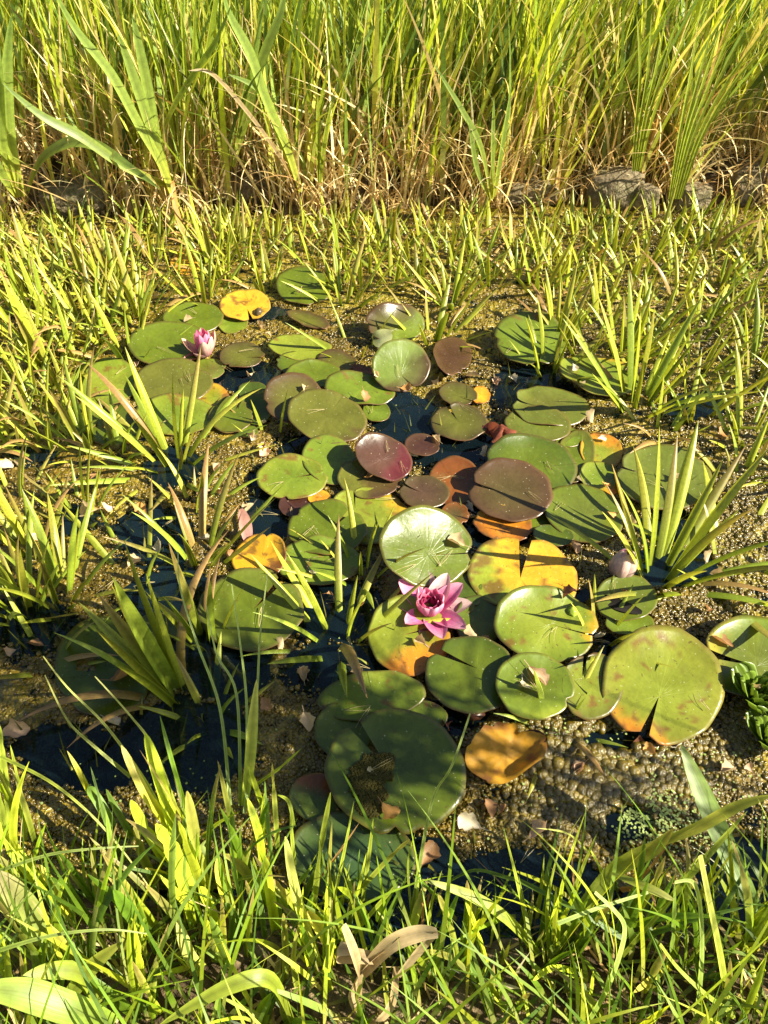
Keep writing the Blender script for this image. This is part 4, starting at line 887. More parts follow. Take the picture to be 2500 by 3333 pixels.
# broad foreground leaves traced one by one, gathered into the plants they grow from
YG = ((.42, .58, .02), (.56, .70, .03), (.62, .72, .06)); YY = ((.50, .58, .02), (.70, .72, .04), (.72, .60, .12)); OL = ((.20, .30, .03), (.30, .38, .04), (.38, .34, .07)); DG = ((.12, .22, .03), (.18, .30, .05), (.20, .32, .06)); BR = ((.35, .20, .07), (.50, .27, .10), (.50, .30, .14))
FGL = [ # label, crop, leaves (base x y, mid x y, tip x y, width, colour, profile)
 ('tallest bright broad-leaved plant left of centre in the foreground', 'B4', [(960, 1130, 880, 850, 765, 650, 100, YG), (860, 700, 785, 440, 712, 205, 75, YG), (830, 660, 720, 510, 595, 265, 58, YY), (1010, 1000, 960, 740, 918, 490, 75, OL), (790, 800, 700, 650, 640, 535, 64, YG), (740, 900, 690, 780, 660, 650, 54, OL), (1060, 1140, 1020, 1030, 980, 960, 62, YG), (1090, 1320, 1080, 1220, 1072, 1120, 68, YG), (1010, 1390, 930, 1300, 870, 1120, 78, PALE), (1110, 1030, 1080, 900, 1070, 810, 66, YY), (840, 920, 780, 890, 712, 868, 36, YY), (1010, 700, 1080, 640, 1180, 588, 30, YG), (950, 900, 925, 800, 905, 620, 60, DG), (1000, 860, 990, 760, 1010, 730, 50, BLU)]),
 ('broad-leaved plant right of the tallest bright one in the foreground', 'B4', [(1350, 1150, 1320, 960, 1298, 808, 68, YG), (1290, 850, 1270, 700, 1216, 528, 52, YG), (1290, 720, 1290, 600, 1297, 498, 36, YG), (1280, 1020, 1200, 880, 1105, 800, 62, OL), (1210, 1200, 1190, 1130, 1165, 1065, 38, PALE), (1130, 1250, 1140, 1100, 1100, 1040, 50, DG), (1400, 1450, 1400, 1250, 1390, 1090, 48, OL), (1300, 1200, 1270, 1000, 1230, 830, 40, DG)]),
 ('pale leaning broad-leaved plant left of the dry curled leaf', 'B4', [(1560, 1350, 1455, 1000, 1400, 712, 62, PALE), (1650, 1310, 1580, 1180, 1508, 1078, 74, YY), (1600, 1260, 1600, 1100, 1606, 935, 32, YG), (1520, 1350, 1480, 1150, 1488, 960, 36, YG), (1620, 1500, 1600, 1380, 1640, 1200, 60, YG), (1470, 1500, 1440, 1300, 1490, 1050, 40, OL)]),
 ('upright narrow-leaved plant in front of the blue-green shaded pad', 'B5', [(40, 960, 90, 550, 157, 165, 56, FG), (150, 900, 150, 650, 168, 350, 40, OL), (180, 880, 250, 560, 316, 222, 32, FG), (380, 850, 420, 560, 446, 338, 40, FG), (330, 850, 560, 600, 692, 480, 46, OL), (330, 1100, 500, 900, 612, 778, 42, FG), (300, 950, 350, 800, 400, 570, 34, YG), (240, 900, 260, 780, 290, 640, 26, FG), (90, 740, 220, 560, 352, 368, 24, BR), (350, 800, 345, 650, 355, 545, 22, DG), (120, 1080, 125, 900, 138, 765, 30, YG)]),
 ('twin slender leaves growing beside the long thin stalk', 'B5', [(705, 1000, 680, 650, 727, 438, 22, FG), (735, 1000, 748, 700, 712, 488, 22, FG)]),
 ('yellowing broad-leaved plant under the long pale leaning shoot', 'B5', [(1010, 1260, 960, 1050, 880, 840, 62, OL), (1210, 1310, 1140, 1080, 1068, 898, 44, YG), (820, 1080, 840, 900, 910, 690, 36, FG), (780, 1020, 780, 900, 850, 820, 30, BR), (1180, 1500, 1100, 1300, 1100, 1080, 50, DG), (1100, 950, 1160, 850, 1262, 748, 24, FG), (1170, 1060, 1190, 950, 1215, 820, 20, FG), (1490, 1120, 1420, 780, 1326, 402, 34, FG), (1480, 1040, 1500, 980, 1522, 935, 22, YG), (1600, 1300, 1590, 1200, 1575, 1150, 30, PALE)]),
 ('shaded broad-leaved plant at the bottom centre', 'B5', [(1210, 1540, 1000, 1300, 790, 1230, 52, OL), (1050, 1727, 930, 1500, 790, 1310, 40, DG), (570, 1727, 530, 1500, 515, 1290, 52, OL), (750, 1727, 700, 1520, 640, 1360, 50, DG), (1500, 1727, 1450, 1480, 1330, 1290, 38, FG), (1180, 1500, 1190, 1400, 1235, 1285, 26, FG), (1350, 1670, 1300, 1600, 1250, 1520, 26, YG)]),
 ('left edge plant of broad leaning leaves in the foreground', 'B4', [(190, 940, 60, 770, -50, 620, 74, YG), (350, 1100, 265, 960, 190, 850, 46, YY), (120, 680, 90, 450, 50, 262, 30, FG), (60, 660, 20, 400, -5, 160, 44, FG), (160, 700, 120, 560, 60, 380, 34, OL), (30, 700, -10, 500, -40, 300, 44, FG), (130, 1000, 60, 900, -30, 800, 60, OL), (300, 1150, 230, 1000, 150, 880, 40, DG)]),
 ('dark-leaved plant at left in front of the submerged pad', 'B4', [(570, 760, 510, 600, 445, 372, 36, DG), (430, 480, 385, 390, 330, 292, 34, YY), (540, 640, 470, 520, 430, 470, 62, DG), (640, 700, 560, 560, 520, 480, 40, DG), (600, 1000, 560, 850, 440, 715, 34, OL), (510, 1150, 480, 980, 435, 730, 34, OL), (700, 1100, 620, 950, 520, 880, 44, DG)]),
 ('upright plant standing between the thin blades in dark water', 'B4', [(1140, 660, 1105, 500, 1068, 338, 36, OL), (1280, 540, 1245, 440, 1212, 342, 34, YG), (1360, 720, 1345, 500, 1335, 348, 34, OL), (1440, 640, 1415, 540, 1362, 508, 26, FG), (1445, 830, 1432, 700, 1425, 590, 26, FG), (1270, 450, 1380, 370, 1476, 283, 24, FG), (1330, 800, 1310, 600, 1300, 440, 30, DG)]),
 ('tuft of narrow bright leaves at lower right of centre', 'B6', [(180, 1560, 170, 1200, 268, 790, 36, FG), (240, 1500, 270, 1100, 425, 610, 38, YG), (300, 1280, 400, 1000, 508, 745, 38, FG), (540, 1120, 530, 1000, 450, 845, 40, YG), (380, 1250, 345, 1050, 335, 900, 32, BR), (240, 1500, 400, 1300, 520, 1190, 36, FG), (30, 1500, 20, 1350, 60, 1240, 26, FG), (430, 860, 300, 750, 90, 715, 18, PALE), (270, 940, 320, 760, 400, 630, 14, PALE)]),
 ('bottom right plant of short yellow leaves', 'B6', [(340, 1680, 200, 1660, 72, 1745, 48, YG), (440, 1990, 460, 1850, 480, 1680, 44, YG), (1000, 1655, 880, 1730, 752, 1825, 50, YY), (1230, 1960, 1290, 1800, 1312, 1690, 34, FG), (430, 1800, 380, 1730, 290, 1710, 30, FG), (900, 1620, 920, 1750, 930, 2000, 44, DG), (1520, 2038, 1480, 1800, 1500, 1560, 26, FG), (1640, 1640, 1590, 1750, 1540, 1860, 60, YG)]),
 ('right edge plant with bright leaves below the broad iris leaf', 'B6', [(1540, 1480, 1590, 1300, 1700, 1180, 84, YG), (1480, 1600, 1540, 1380, 1612, 1058, 28, FG), (1600, 1480, 1640, 1250, 1612, 1060, 26, FG), (620, 1480, 700, 1250, 860, 1020, 50, DG), (640, 1620, 830, 1400, 1010, 1200, 44, FG), (880, 1250, 940, 1050, 1030, 950, 36, YG), (1040, 1100, 1120, 1000, 1200, 900, 40, FG), (700, 1130, 850, 1140, 900, 1250, 50, BR), (770, 1090, 880, 960, 990, 820, 34, BR)]),
]
for lb, c, lvs in FGL:
    bx = sum(l[0] for l in lvs) / len(lvs); by = max(l[1] for l in lvs); root = empty('broad_leaved_plant', at(*src(c, bx, by), .05), label=lb, cat='plant', group='broad-leaved plants on the near bank')
    for q, (x0, y0, x1, y1, x2, y2, w_, cl) in enumerate(lvs):
        s_ = CR[c][2]; p0 = at(*src(c, x0, y0), .07); dep = (p0 - CO).dot(FW); Lw = (math.hypot(x1 - x0, y1 - y0) + math.hypot(x2 - x1, y2 - y1)) * s_ * dep / F_PX
        ex, ey = x0 - (x1 - x0) * .25, y0 + abs(y1 - y0) * .25 + 10; k_ = .85
        pp = [(c, ex, ey, -.02), (c, x0, y0, .06), (c, x1, y1, .07 + Lw * .5 * k_), (c, x2, y2, .07 + Lw * k_)]
        bite = random.random() < .4; bt = random.uniform(.6, .88)
        pr = blunt if w_ > 40 else lance; w_ *= .84
        traced('leaf', pp, w_ * s_ * (dep - .05) / F_PX, cl, root, prof=lambda t, pr=pr, bite=bite, bt=bt: pr(t) * (.6 if bite and abs(t - bt) < .05 else 1), keel=.10)
# dry curled leaf in the foreground
r = empty('dry_grass', at(*src('B5', 350, 1600), .05), label='dry tan curled grass leaves standing in the centre foreground', cat='dry grass')
for pp, wd in (([('B5', 360, 1727, .05), ('B5', 350, 1500, .12), ('B5', 370, 1380, .18), ('B5', 560, 1210, .23), ('B5', 640, 1140, .25)], .010),
               ([('B5', 370, 1390, .18), ('B5', 560, 1190, .24), ('B5', 760, 1110, .26), ('B5', 880, 1110, .27)], .022),
               ([('B5', 880, 1110, .27), ('B5', 800, 1180, .22), ('B5', 700, 1300, .18), ('B5', 610, 1410, .14)], .014),
               ([('B5', 600, 1340, .16), ('B5', 580, 1560, .12), ('B5', 500, 1690, .1), ('B5', 380, 1727, .08)], .012),
               ([('B5', 500, 1290, .2), ('B5', 350, 1270, .21), ('B5', 220, 1260, .2), ('B5', 215, 1220, .22), ('B5', 300, 1225, .23)], .020),
               ([('B5', 360, 1400, .18), ('B5', 320, 1250, .23), ('B5', 245, 1060, .28)], .013),
               ([('B5', 350, 1400, .16), ('B5', 300, 1520, .12), ('B5', 340, 1660, .08)], .012)):
    traced('dry_leaf', pp, wd, TAN, r, mat='dry', prof=lambda t: .6 + .4 * math.sin(t * 3.14))

# ------------------------------------------------------------------ stones of the far bank
def stone(c, x, y, w_, h_, label, seed, z=.05, dist=None):
    px, py = src(c, x, y); p = at(px, py, z); s = CR[c][2]
    dep = (p - CO).dot(FW); W2 = w_ * s * dep / F_PX / 2; H2 = h_ * s * dep / F_PX / 2 * 1.1
    bm = bmesh.new(); bmesh.ops.create_icosphere(bm, subdivisions=5, radius=1)
    for v in bm.verts:
        q = v.co.copy(); d = 1 + .16 * fbm(q.x * 1.2, q.y * 1.2, q.z * 1.2 + seed, 2) + .06 * fbm(q.x * 5, q.y * 5, q.z * 5 + seed, 4)
        m_ = max(abs(q.x), abs(q.y), abs(q.z)); q = q * (.55 + .45 / max(m_, .6)) * d
        v.co = (q.x * W2, q.y * W2 * .6, q.z * H2)
    me = bpy.data.meshes.new('stone'); bm.to_mesh(me); bm.free(); me.materials.append(M['stone'])
    me.polygons.foreach_set('use_smooth', [True] * len(me.polygons))
    o = link('stone', me, loc=p); o.rotation_euler.z = .2 * math.sin(seed); tag(o, label, 'stone', 'stones edging the far bank')
for q, a in enumerate((('R2', 420, 735, 175, 120, 'rounded brown stone in the straw at upper centre'), ('R2', 625, 725, 170, 90, 'flat brown stone between the rounded one and the big mossy one'),
          ('R2', 985, 830, 250, 180, 'big mossy stone at the water edge at upper right'), ('R2', 1130, 860, 110, 110, 'small pale stone against the big mossy stone'),
          ('R2', 1330, 855, 160, 110, 'low dark stone between the mossy stone and the right edge stone'), ('R2', 1590, 800, 300, 190, 'large pale sunlit stone at the right edge'),
          ('R2', 90, 790, 150, 90, 'dark stone under straw left of the rounded brown stone'), ('R2', 620, 820, 260, 90, 'long dark stone at the waterline below the flat brown stone'),
          ('R1', 330, 850, 300, 130, 'pale earthy stone right of the far left iris'),
          ('R1', 900, 790, 230, 130, 'grey-brown stone below the fan-shaped iris at upper left'), ('R1', 1150, 810, 200, 90, 'dark low stone between the two tall irises'))):
    stone(*a, seed=q * 5.3 + 1)

# ------------------------------------------------------------------ flowers
def petal_mesh(L, Wd, cup, curl0, curl1, base, mid, tip, name='petal', na=9, nl=12, fold=.0):
    """petal from the origin along +x; curl angles from the horizontal at foot and tip; cup = cross-wise hollow"""
    V, C, U, Fc = [], [], [], []
    x = z = 0.
    for q in range(nl + 1):
        t = q / nl; an = curl0 + (curl1 - curl0) * t
        if q: x += math.cos(an) * L / nl; z += math.sin(an) * L / nl
        wd = Wd * (max(0, math.sin(math.pi * (.10 + .90 * t) ** .95)) ** .62 if t < 1 else 0)
        for a in range(na + 1):
            s = a / na * 2 - 1
            off = cup * wd * (s * s) * .9 - cup * wd * .3
            V.append((x - math.sin(an) * off, s * wd / 2, z + math.cos(an) * off))
            b_ = np.array(base); m_ = np.array(mid); e_ = np.array(tip)
            c_ = b_ * (1 - t / .5) + m_ * (t / .5) if t < .5 else m_ * (1 - (t - .5) / .5) + e_ * ((t - .5) / .5)
            edge = abs(s) ** 3 * .5; c_ = c_ * (1 - edge) + np.array(tip) * edge
            C.append(c_ * (1 + .06 * math.sin(s * 14))); U.append((s * .5 + .5, t))
    W_ = na + 1
    for q in range(nl):
        for a in range(na): i0 = q * W_ + a; Fc.append((i0, i0 + 1, i0 + W_ + 1, i0 + W_))
    nV = len(V); me0 = mesh('tmp', V, Fc); nr = [v.normal.copy() for v in me0.vertices]; bpy.data.meshes.remove(me0)
    for q in range(nV): V.append(tuple(Vector(V[q]) - nr[q] * .0009)); C.append(C[q]); U.append(U[q])
    Fc += [tuple(reversed([f + nV for f in fc])) for fc in Fc]
    return mesh(name, V, Fc, [M['petal']], C, U)
PK0, PK1, PK2 = (.66, .045, .28), (.78, .18, .46), (.86, .50, .65)
DP0, DP1, DP2 = (.30, .006, .04), (.55, .03, .17), (.76, .20, .42)
CR0, CR1, CR2 = (.68, .24, .36), (.74, .48, .46), (.80, .66, .52)
def put(name, me, root, az, r0=0., z0=0., rx=0.):
    o = link(name, me, root); o.rotation_euler = (rx, 0, az); o.location = (r0 * math.cos(az), r0 * math.sin(az), z0); return o
# open flower
fc = at(*src('B1', 1288, 1075), .035)
fl = empty('water_lily_flower', (fc.x, fc.y, .018), label='fully open pink water lily flower in front of the glossy pad', cat='flower')
def img_az(c, x, y, x0, y0, z=.03):
    a = at(*src(c, x, y), z) - at(*src(c, x0, y0), z); return math.atan2(a.y, a.x), a.length
outer = [((1270, 875), CR0, .34, .03), ((1412, 878), CR0, .5, .03), ((1478, 968), PK0, .4, 0), ((1518, 1040), CR0, .12, 0), ((1487, 1208), PK0, .25, 0), ((1358, 1262), PK0, .25, 0),
         ((1285, 1265), CR0, .0, 0), ((1172, 1158), PK0, .3, 0), ((1120, 1045), PK0, .15, 0), ((1108, 932), PK0, .3, 0)]
for (x, y), b_, up, _ in outer:
    az, d = img_az('B1', x, y, 1288, 1075, .03)
    pale = b_ is CR0
    me = petal_mesh(min(.094, max(.070, d * 1.06)), .047, .22, R(8 + up * 60), R(2 + up * 45), b_ if not pale else (.66, .26, .40), PK1 if not pale else (.74, .42, .50), PK2 if not pale else (.84, .68, .64))
    put('petal', me, fl, az, .006, 0 if pale else .004)
for q in range(8):
    me = petal_mesh(.056, .038, .42, R(46), R(82), PK0, PK1, PK2); put('inner_petal', me, fl, 2 * math.pi * q / 8 + .3, .007, .006)
for q in range(7):
    me = petal_mesh(.040, .026, .5, R(58), R(96), DP0, DP1, DP2); put('inner_petal', me, fl, 2 * math.pi * q / 7 + .1, .009, .008)
def stamens(root, n_, r_, h_, z0):
    V, Fc = [], []
    for q in range(n_):
        az = q * 2.399; rr = r_ * math.sqrt((q + .5) / n_); hh = h_ * (1 - .35 * rr / r_); b0 = len(V)
        for lv, (w_, zz, ro) in enumerate(((.0012, 0, rr), (.0014, hh * .6, rr * 1.05), (.0004, hh, rr * .75))):
            for s in range(4):
                a = s * math.pi / 2 + az; V.append((ro * math.cos(az) + w_ * math.cos(a), ro * math.sin(az) + w_ * math.sin(a), zz))
        for lv in range(2):
            for s in range(4): i0 = b0 + lv * 4; Fc.append((i0 + s, i0 + (s + 1) % 4, i0 + 4 + (s + 1) % 4, i0 + 4 + s))
    return link('stamens', mesh('stamens', V, Fc, [M['stamen']], smooth=False), root, (0, 0, z0))
tag(stamens(fl, 60, .012, .020, .008), kind='stuff')
# half-closed flower on the left
fc = at(*src('R3', 915, 690), .02)
f2 = empty('water_lily_flower', (fc.x, fc.y, .016), label='half-closed pink water lily flower with pale outer petals on the left pad', cat='flower')
for q in range(6):
    put('inner_petal', petal_mesh(.085, .034, .35, R(62), R(98), (.72, .06, .32), (.74, .08, .38), (.86, .40, .56)), f2, q * 1.047 + .4, .008, .003)
for q in range(5):
    put('inner_petal', petal_mesh(.072, .026, .3, R(70), R(96), (.62, .06, .28), (.70, .14, .42), (.84, .40, .58)), f2, q * 1.257, .004, .004)
for az, c0, c1, a0, a1, L in ((R(-20), R(48), R(92), CR0, CR2, .082), (R(-75), R(40), R(92), CR0, CR2, .08), (R(30), R(45), R(85), CR0, CR2, .085), (R(-120), R(20), R(60), CR0, CR1, .05), (R(175), R(15), R(72), (.6, .25, .25), CR2, .085), (R(205), R(0), R(12), (.45, .10, .12), (.6, .3, .25), .062), (R(100), R(45), R(90), CR0, CR2, .085)):
    put('petal', petal_mesh(L, .038, .35, c0, c1, a0, tuple((np.array(a0) + np.array(a1)) / 2), a1), f2, az, .009, 0)
# closed bud on the right
fc = at(*src('B2', 925, 560), .02)
f3 = empty('water_lily_bud', (fc.x, fc.y, .012), label='closed cream and pink water lily bud at the right', cat='flower')
for q in range(5):
    put('petal', petal_mesh(.082, .052, .55, R(42), R(122), (.48, .30, .22), (.84, .60, .56), (.88, .72, .62)), f3, q * 1.257 + .5, .005, 0)
for q in range(5):
    put('inner_petal', petal_mesh(.080, .036, .5, R(55), R(112), PK1, (.74, .42, .55), (.84, .58, .68)), f3, q * 1.257 + 1.1, .004, .003)
f3.rotation_euler = (R(-8), R(8), 0)
# green seed-like lily bud on its stalk and the dark slug-like slit, a brown bud by the golden pad
def lump(name, c, x, y, z, dims, mat, label, cat, rot=0, sd_=1.):
    p = at(*src(c, x, y), z); bm = bmesh.new(); bmesh.ops.create_icosphere(bm, subdivisions=3, radius=1)
    for v in bm.verts:
        q = v.co; d = 1 + .15 * fbm(q.x * 2, q.y * 2, q.z * 2 + sd_, 3); tp = 1 - .35 * max(0, q.x)
        v.co = Vector((q.x * dims[0] * d, q.y * dims[1] * d * tp, q.z * dims[2] * d * tp))
    me = bpy.data.meshes.new(name); bm.to_mesh(me); bm.free(); me.materials.append(mat); me.polygons.foreach_set('use_smooth', [True] * len(me.polygons))
    o = link(name, me, loc=p); o.rotation_euler = (0, 0, R(rot)); return tag(o, label, cat)
lump('small_bud', 'B2', 698, 738, .045, (.013, .011, .011), plain('bud_green', (.30, .38, .04), .4, 30, .3), 'small round green bud above the lime yellow pad', 'bud', 100)
lump('brown_bud', 'R3', 1255, 425, .02, (.022, .015, .018), plain('bud_brown', (.10, .07, .03), .35, 30, .5), 'shiny brown bud in front of the golden yellow pad', 'bud', 90)
lump('brown_bud', 'B3', 1100, 435, .015, (.020, .013, .012), plain('bud_rot', (.09, .035, .02), .35, 30, .5), 'dark red-brown bud above the torn golden leaf', 'bud', 0)
# ------------------------------------------------------------------ torn golden leaf at lower right of the largest pad
def golden_leaf():
    cx, cy = src('B3', 1262, 640); rx, ry = 215 * .6329, 160 * .6329; V, C, U, Fc = [], [], [], []; NA, NR = 72, 12
    pc = at(cx, cy, .03); n = Vector((.10, -.22, 1)).normalized()
    rim, rim0 = [], []
    for j in range(NA + 1):
        th = 2 * math.pi * j / NA; k_ = 1.; rim0.append(on_plane(cx + rx * math.cos(th) * .9, cy - ry * math.sin(th) * .9, pc, n))
        if .25 < math.sin(th): k_ = .93 + .22 * fbm(math.cos(th) * 4, 3.1, 2, 5) - .22 * math.exp(-((th - R(62)) / .16) ** 2) - .10 * math.exp(-((th - R(95)) / .12) ** 2)
        rim.append(on_plane(cx + rx * math.cos(th) * k_, cy - ry * math.sin(th) * k_, pc, n))
    for r_ in range(NR + 1):
        t = r_ / NR
        for j in range(NA + 1):
            wa = 2 * math.pi * j / NA; p = pc.lerp(rim0[j].lerp(rim[j], max(0, t - .6) / .4), t)
            up = .045 * t ** 3 * max(0, math.cos(wa - R(-35))) ** 1.5 + .022 * t ** 2 * max(0, math.cos(wa - R(100))) + .003 * math.sin(wa * 5) * t * t
            if t > .93 and math.cos(wa - R(-50)) > .4: up -= .008
            p = p + Vector((-.25 * up * math.cos(wa), -.2 * up * math.sin(wa), up + .004 * fbm(p.x * 30, p.y * 30, 1)))
            q = fbm(p.x * 18, p.y * 18, 6, 4) + .35 * t * max(0, math.cos(wa - R(215)))
            col = np.array((.80, .42, .025)) * (1 - sstep(.1, .6, q)) + np.array((.38, .15, .03)) * sstep(.1, .6, q)
            V.append(p - pc); C.append(col); U.append((j / NA, t))
    W_ = NA + 1
    for r_ in range(NR):
        for j in range(NA): a = r_ * W_ + j; Fc.append((a, a + W_, a + W_ + 1, a + 1))
    nV = len(V)
    for q in range(nV): V.append(V[q] - n * .0015); C.append(C[q]); U.append(U[q])
    Fc += [tuple(reversed([f + nV for f in fc_])) for fc_ in Fc]
    tag(link('torn_leaf', mesh('torn_leaf', V, Fc, [M['dry']], C, U), loc=pc), 'torn golden-orange curled leaf right of the largest dark pad', 'leaf')
    PAD_E.append((cx, cy, rx, ry, 0)); PAD_PLANE.append((pc, n))
golden_leaf()

# curled red leaf (two upstanding flaps) by the channel, folded lobe, pink folded piece
def flap(name, pts_, wd, cols, label, cat='leaf', mat='dry', prof=None, side_=None):
    return tag(traced(name, pts_, wd, cols, mat=mat, keel=.25, prof=prof or (lambda t: math.sin(.35 + t * 2.5)), side_=side_), label, cat)
REDC = ((.22, .05, .03), (.34, .09, .05), (.40, .12, .07))
rl = empty('curled_leaf', at(*src('R5', 200, 745), .01), label='curled red-brown leaf standing up at the right of the blue channel', cat='leaf')
for pp in ([('R5', 150, 770, .01), ('R5', 165, 755, .02), ('R5', 195, 770, .03), ('R5', 215, 790, .02)], [('R5', 215, 790, .01), ('R5', 240, 770, .03), ('R5', 262, 735, .05)]):
    traced('flap', pp, .055, REDC, rl, mat='dry', keel=.2, prof=lambda t: .8 + .2 * math.sin(t * 3), side_=Vector((0, .25, 1)))
flap('pad_lobe', [('R4', 805, 500, .035), ('R4', 860, 490, .045), ('R4', 925, 455, .055)], .055, (OLIVE, (.28, .30, .14), (.25, .26, .12)), 'pale folded lobe turned up under the raised olive-maroon pad', 'lily pad', 'pad')
flap('folded_leaf', [('R4', 850, 745, .01), ('R4', 825, 700, .03), ('R4', 818, 650, .05)], .03, ((.30, .10, .07), (.42, .17, .12), (.5, .22, .14)), 'pink folded leaf edge left of the upright pad')
flap('brown_slit', [('B2', 850, 665, .028), ('B2', 920, 705, .030), ('B2', 1040, 745, .030)], .026, ((.02, .014, .01),) * 3, 'long dark decayed strip lying on the pad below the bud', 'leaf')
flap('shrivelled_leaf', [('R6', 1490, 590, .01), ('R6', 1470, 480, .05), ('R6', 1445, 380, .09)], .032, ((.30, .13, .12), (.42, .22, .20), (.36, .18, .15)), 'shrivelled purple-brown leaf hanging beside the left dark water')
flap('pad_tear', [('B3', 1360, 530, .03), ('B3', 1420, 545, .04), ('B3', 1470, 570, .05)], .02, ((.06, .02, .015),) * 3, 'dark withered strip behind the torn golden leaf')

# algae lying in the middle of the largest pad
pts, rad = [], []
big = [i for i, p in enumerate(PADS) if p[12].startswith('largest')][0]
pc, n = PAD_PLANE[big]
for _ in range(5000):
    x, y = rng.uniform(430, 700), rng.uniform(640, 990)
    e = ((x - 555) / 120) ** 2 + ((y - 800) / 170) ** 2 + .9 * fbm(x / 70, y / 70, 4, 3)
    e2 = ((x - 640) / 60) ** 2 + ((y - 680) / 70) ** 2
    if e > .8 and e2 > .6: continue
    p = on_plane(*src('B3', x, y), pc, n); r = .0008 + .0022 * rng.random() ** 2; p.z += .0022 + r * .2; pts.append(p); rad.append(r)
instancer('pad_algae', pts, rad, 'bubble', M['dark_algae'], 'brown algae heaped in the middle of the largest dark pad', 'algae bubbles')

# ------------------------------------------------------------------ water lettuce at the right edge
def lettuce(c, x, y, n_, L, label):
    p = at(*src(c, x, y), .0); root = empty('water_lettuce', p, label=label, cat='water plant', group='water lettuce at the right edge')
    for q in range(n_):
        V, C, U, Fc = [], [], [], []; na, nl = 16, 10; f = q / n_; el0, el1 = R(20 + 45 * f), R(40 + 60 * f); x_ = z_ = 0; Lq = L * (1 - .45 * f)
        for r_ in range(nl + 1):
            t = r_ / nl; an = el0 + (el1 - el0) * t
            if r_: x_ += math.cos(an) * Lq / nl; z_ += math.sin(an) * Lq / nl
            wd = Lq * .85 * (.28 + .72 * math.sin(t * 2.0)) * (1 - max(0, t - .85) * 2.5)
            for a in range(na + 1):
                s = a / na * 2 - 1; rib = .05 * Lq * math.cos(s * 14) * min(1, t * 2); off = rib + .22 * wd * s * s
                V.append((x_ - math.sin(an) * off, s * wd / 2, z_ + math.cos(an) * off))
                C.append(np.array((.13, .20, .025)) * (1.5 if rib > 0 else .75)); U.append((s * .5 + .5, t))
        for r_ in range(nl):
            for a in range(na): i0 = r_ * (na + 1) + a; Fc.append((i0, i0 + 1, i0 + na + 2, i0 + na + 1))
        o = link('leaf', mesh('leaf', V, Fc, [M['sword']], C, U), root); o.rotation_euler = (0, 0, q * 2.2); o.location.z = .004
lettuce('B2', 1590, 1190, 10, .085, 'ribbed green water lettuce with a dry scrap on it at the right edge')
lettuce('B2', 1650, 1390, 9, .075, 'lower ribbed green water lettuce cut by the right edge')

# ------------------------------------------------------------------ fallen leaves, needles
def scrap_mesh(seed, col):
    rs = random.Random(seed); V, C, U, Fc = [], [], [], []; nl, na = 8, 5; bend = rs.uniform(-1.6, 2.0); cup = rs.uniform(.4, 1.3) * rs.choice((-1, 1)); tw = rs.uniform(-1.6, 1.6)
    x = z = 0.
    for q in range(nl + 1):
        t = q / nl; an = -.2 + bend * t
        if q: x += math.cos(an) / nl; z += math.sin(an) / nl
        wd = .80 * math.sin(math.pi * min(1, (.04 + .93 * t)) ** 1.35) ** .8 * (1 + .18 * math.sin(t * 17 + seed)) + (.03 if q == 0 else 0)
        for a in range(na + 1):
            s = a / na * 2 - 1; yy = s * wd / 2 * (1 + .12 * fbm(t * 5, s * 2, seed)); zz = cup * wd * s * s * .5
            V.append((x - .5, yy * math.cos(tw * t) - zz * math.sin(tw * t), z + zz * math.cos(tw * t) + yy * math.sin(tw * t)))
            C.append(np.array(col) * (1 + .25 * fbm(x * 4, yy * 4, seed))); U.append((s * .5 + .5, t))
    for q in range(nl):
        for a in range(na): i0 = q * (na + 1) + a; Fc.append((i0, i0 + 1, i0 + na + 2, i0 + na + 1))
    b0 = len(V)
    for t in (0, .5, 1): V += [(-.5 - .35 * t, .02, V[0][2] + .08 * t), (-.5 - .35 * t, -.02, V[0][2] + .08 * t)]; C += [np.array(col) * .7] * 2; U += [(0, 0)] * 2
    Fc += [(b0, b0 + 1, b0 + 3, b0 + 2), (b0 + 2, b0 + 3, b0 + 5, b0 + 4)]
    zmin = min(v[2] for v in V)
    V = [(v[0], v[1], v[2] - zmin) for v in V]
    return mesh('fallen_leaf', V, Fc, [M['dry']], C, U)
LC = {'b': (.74, .56, .33), 'p': (.70, .48, .32), 'w': (.76, .68, .54), 't': (.44, .24, .11), 'o': (.66, .34, .10), 'r': (.24, .09, .05)}
SCR = {k_: [scrap_mesh(i * 7 + ord(k_), v) for i in range(3)] for k_, v in LC.items()}
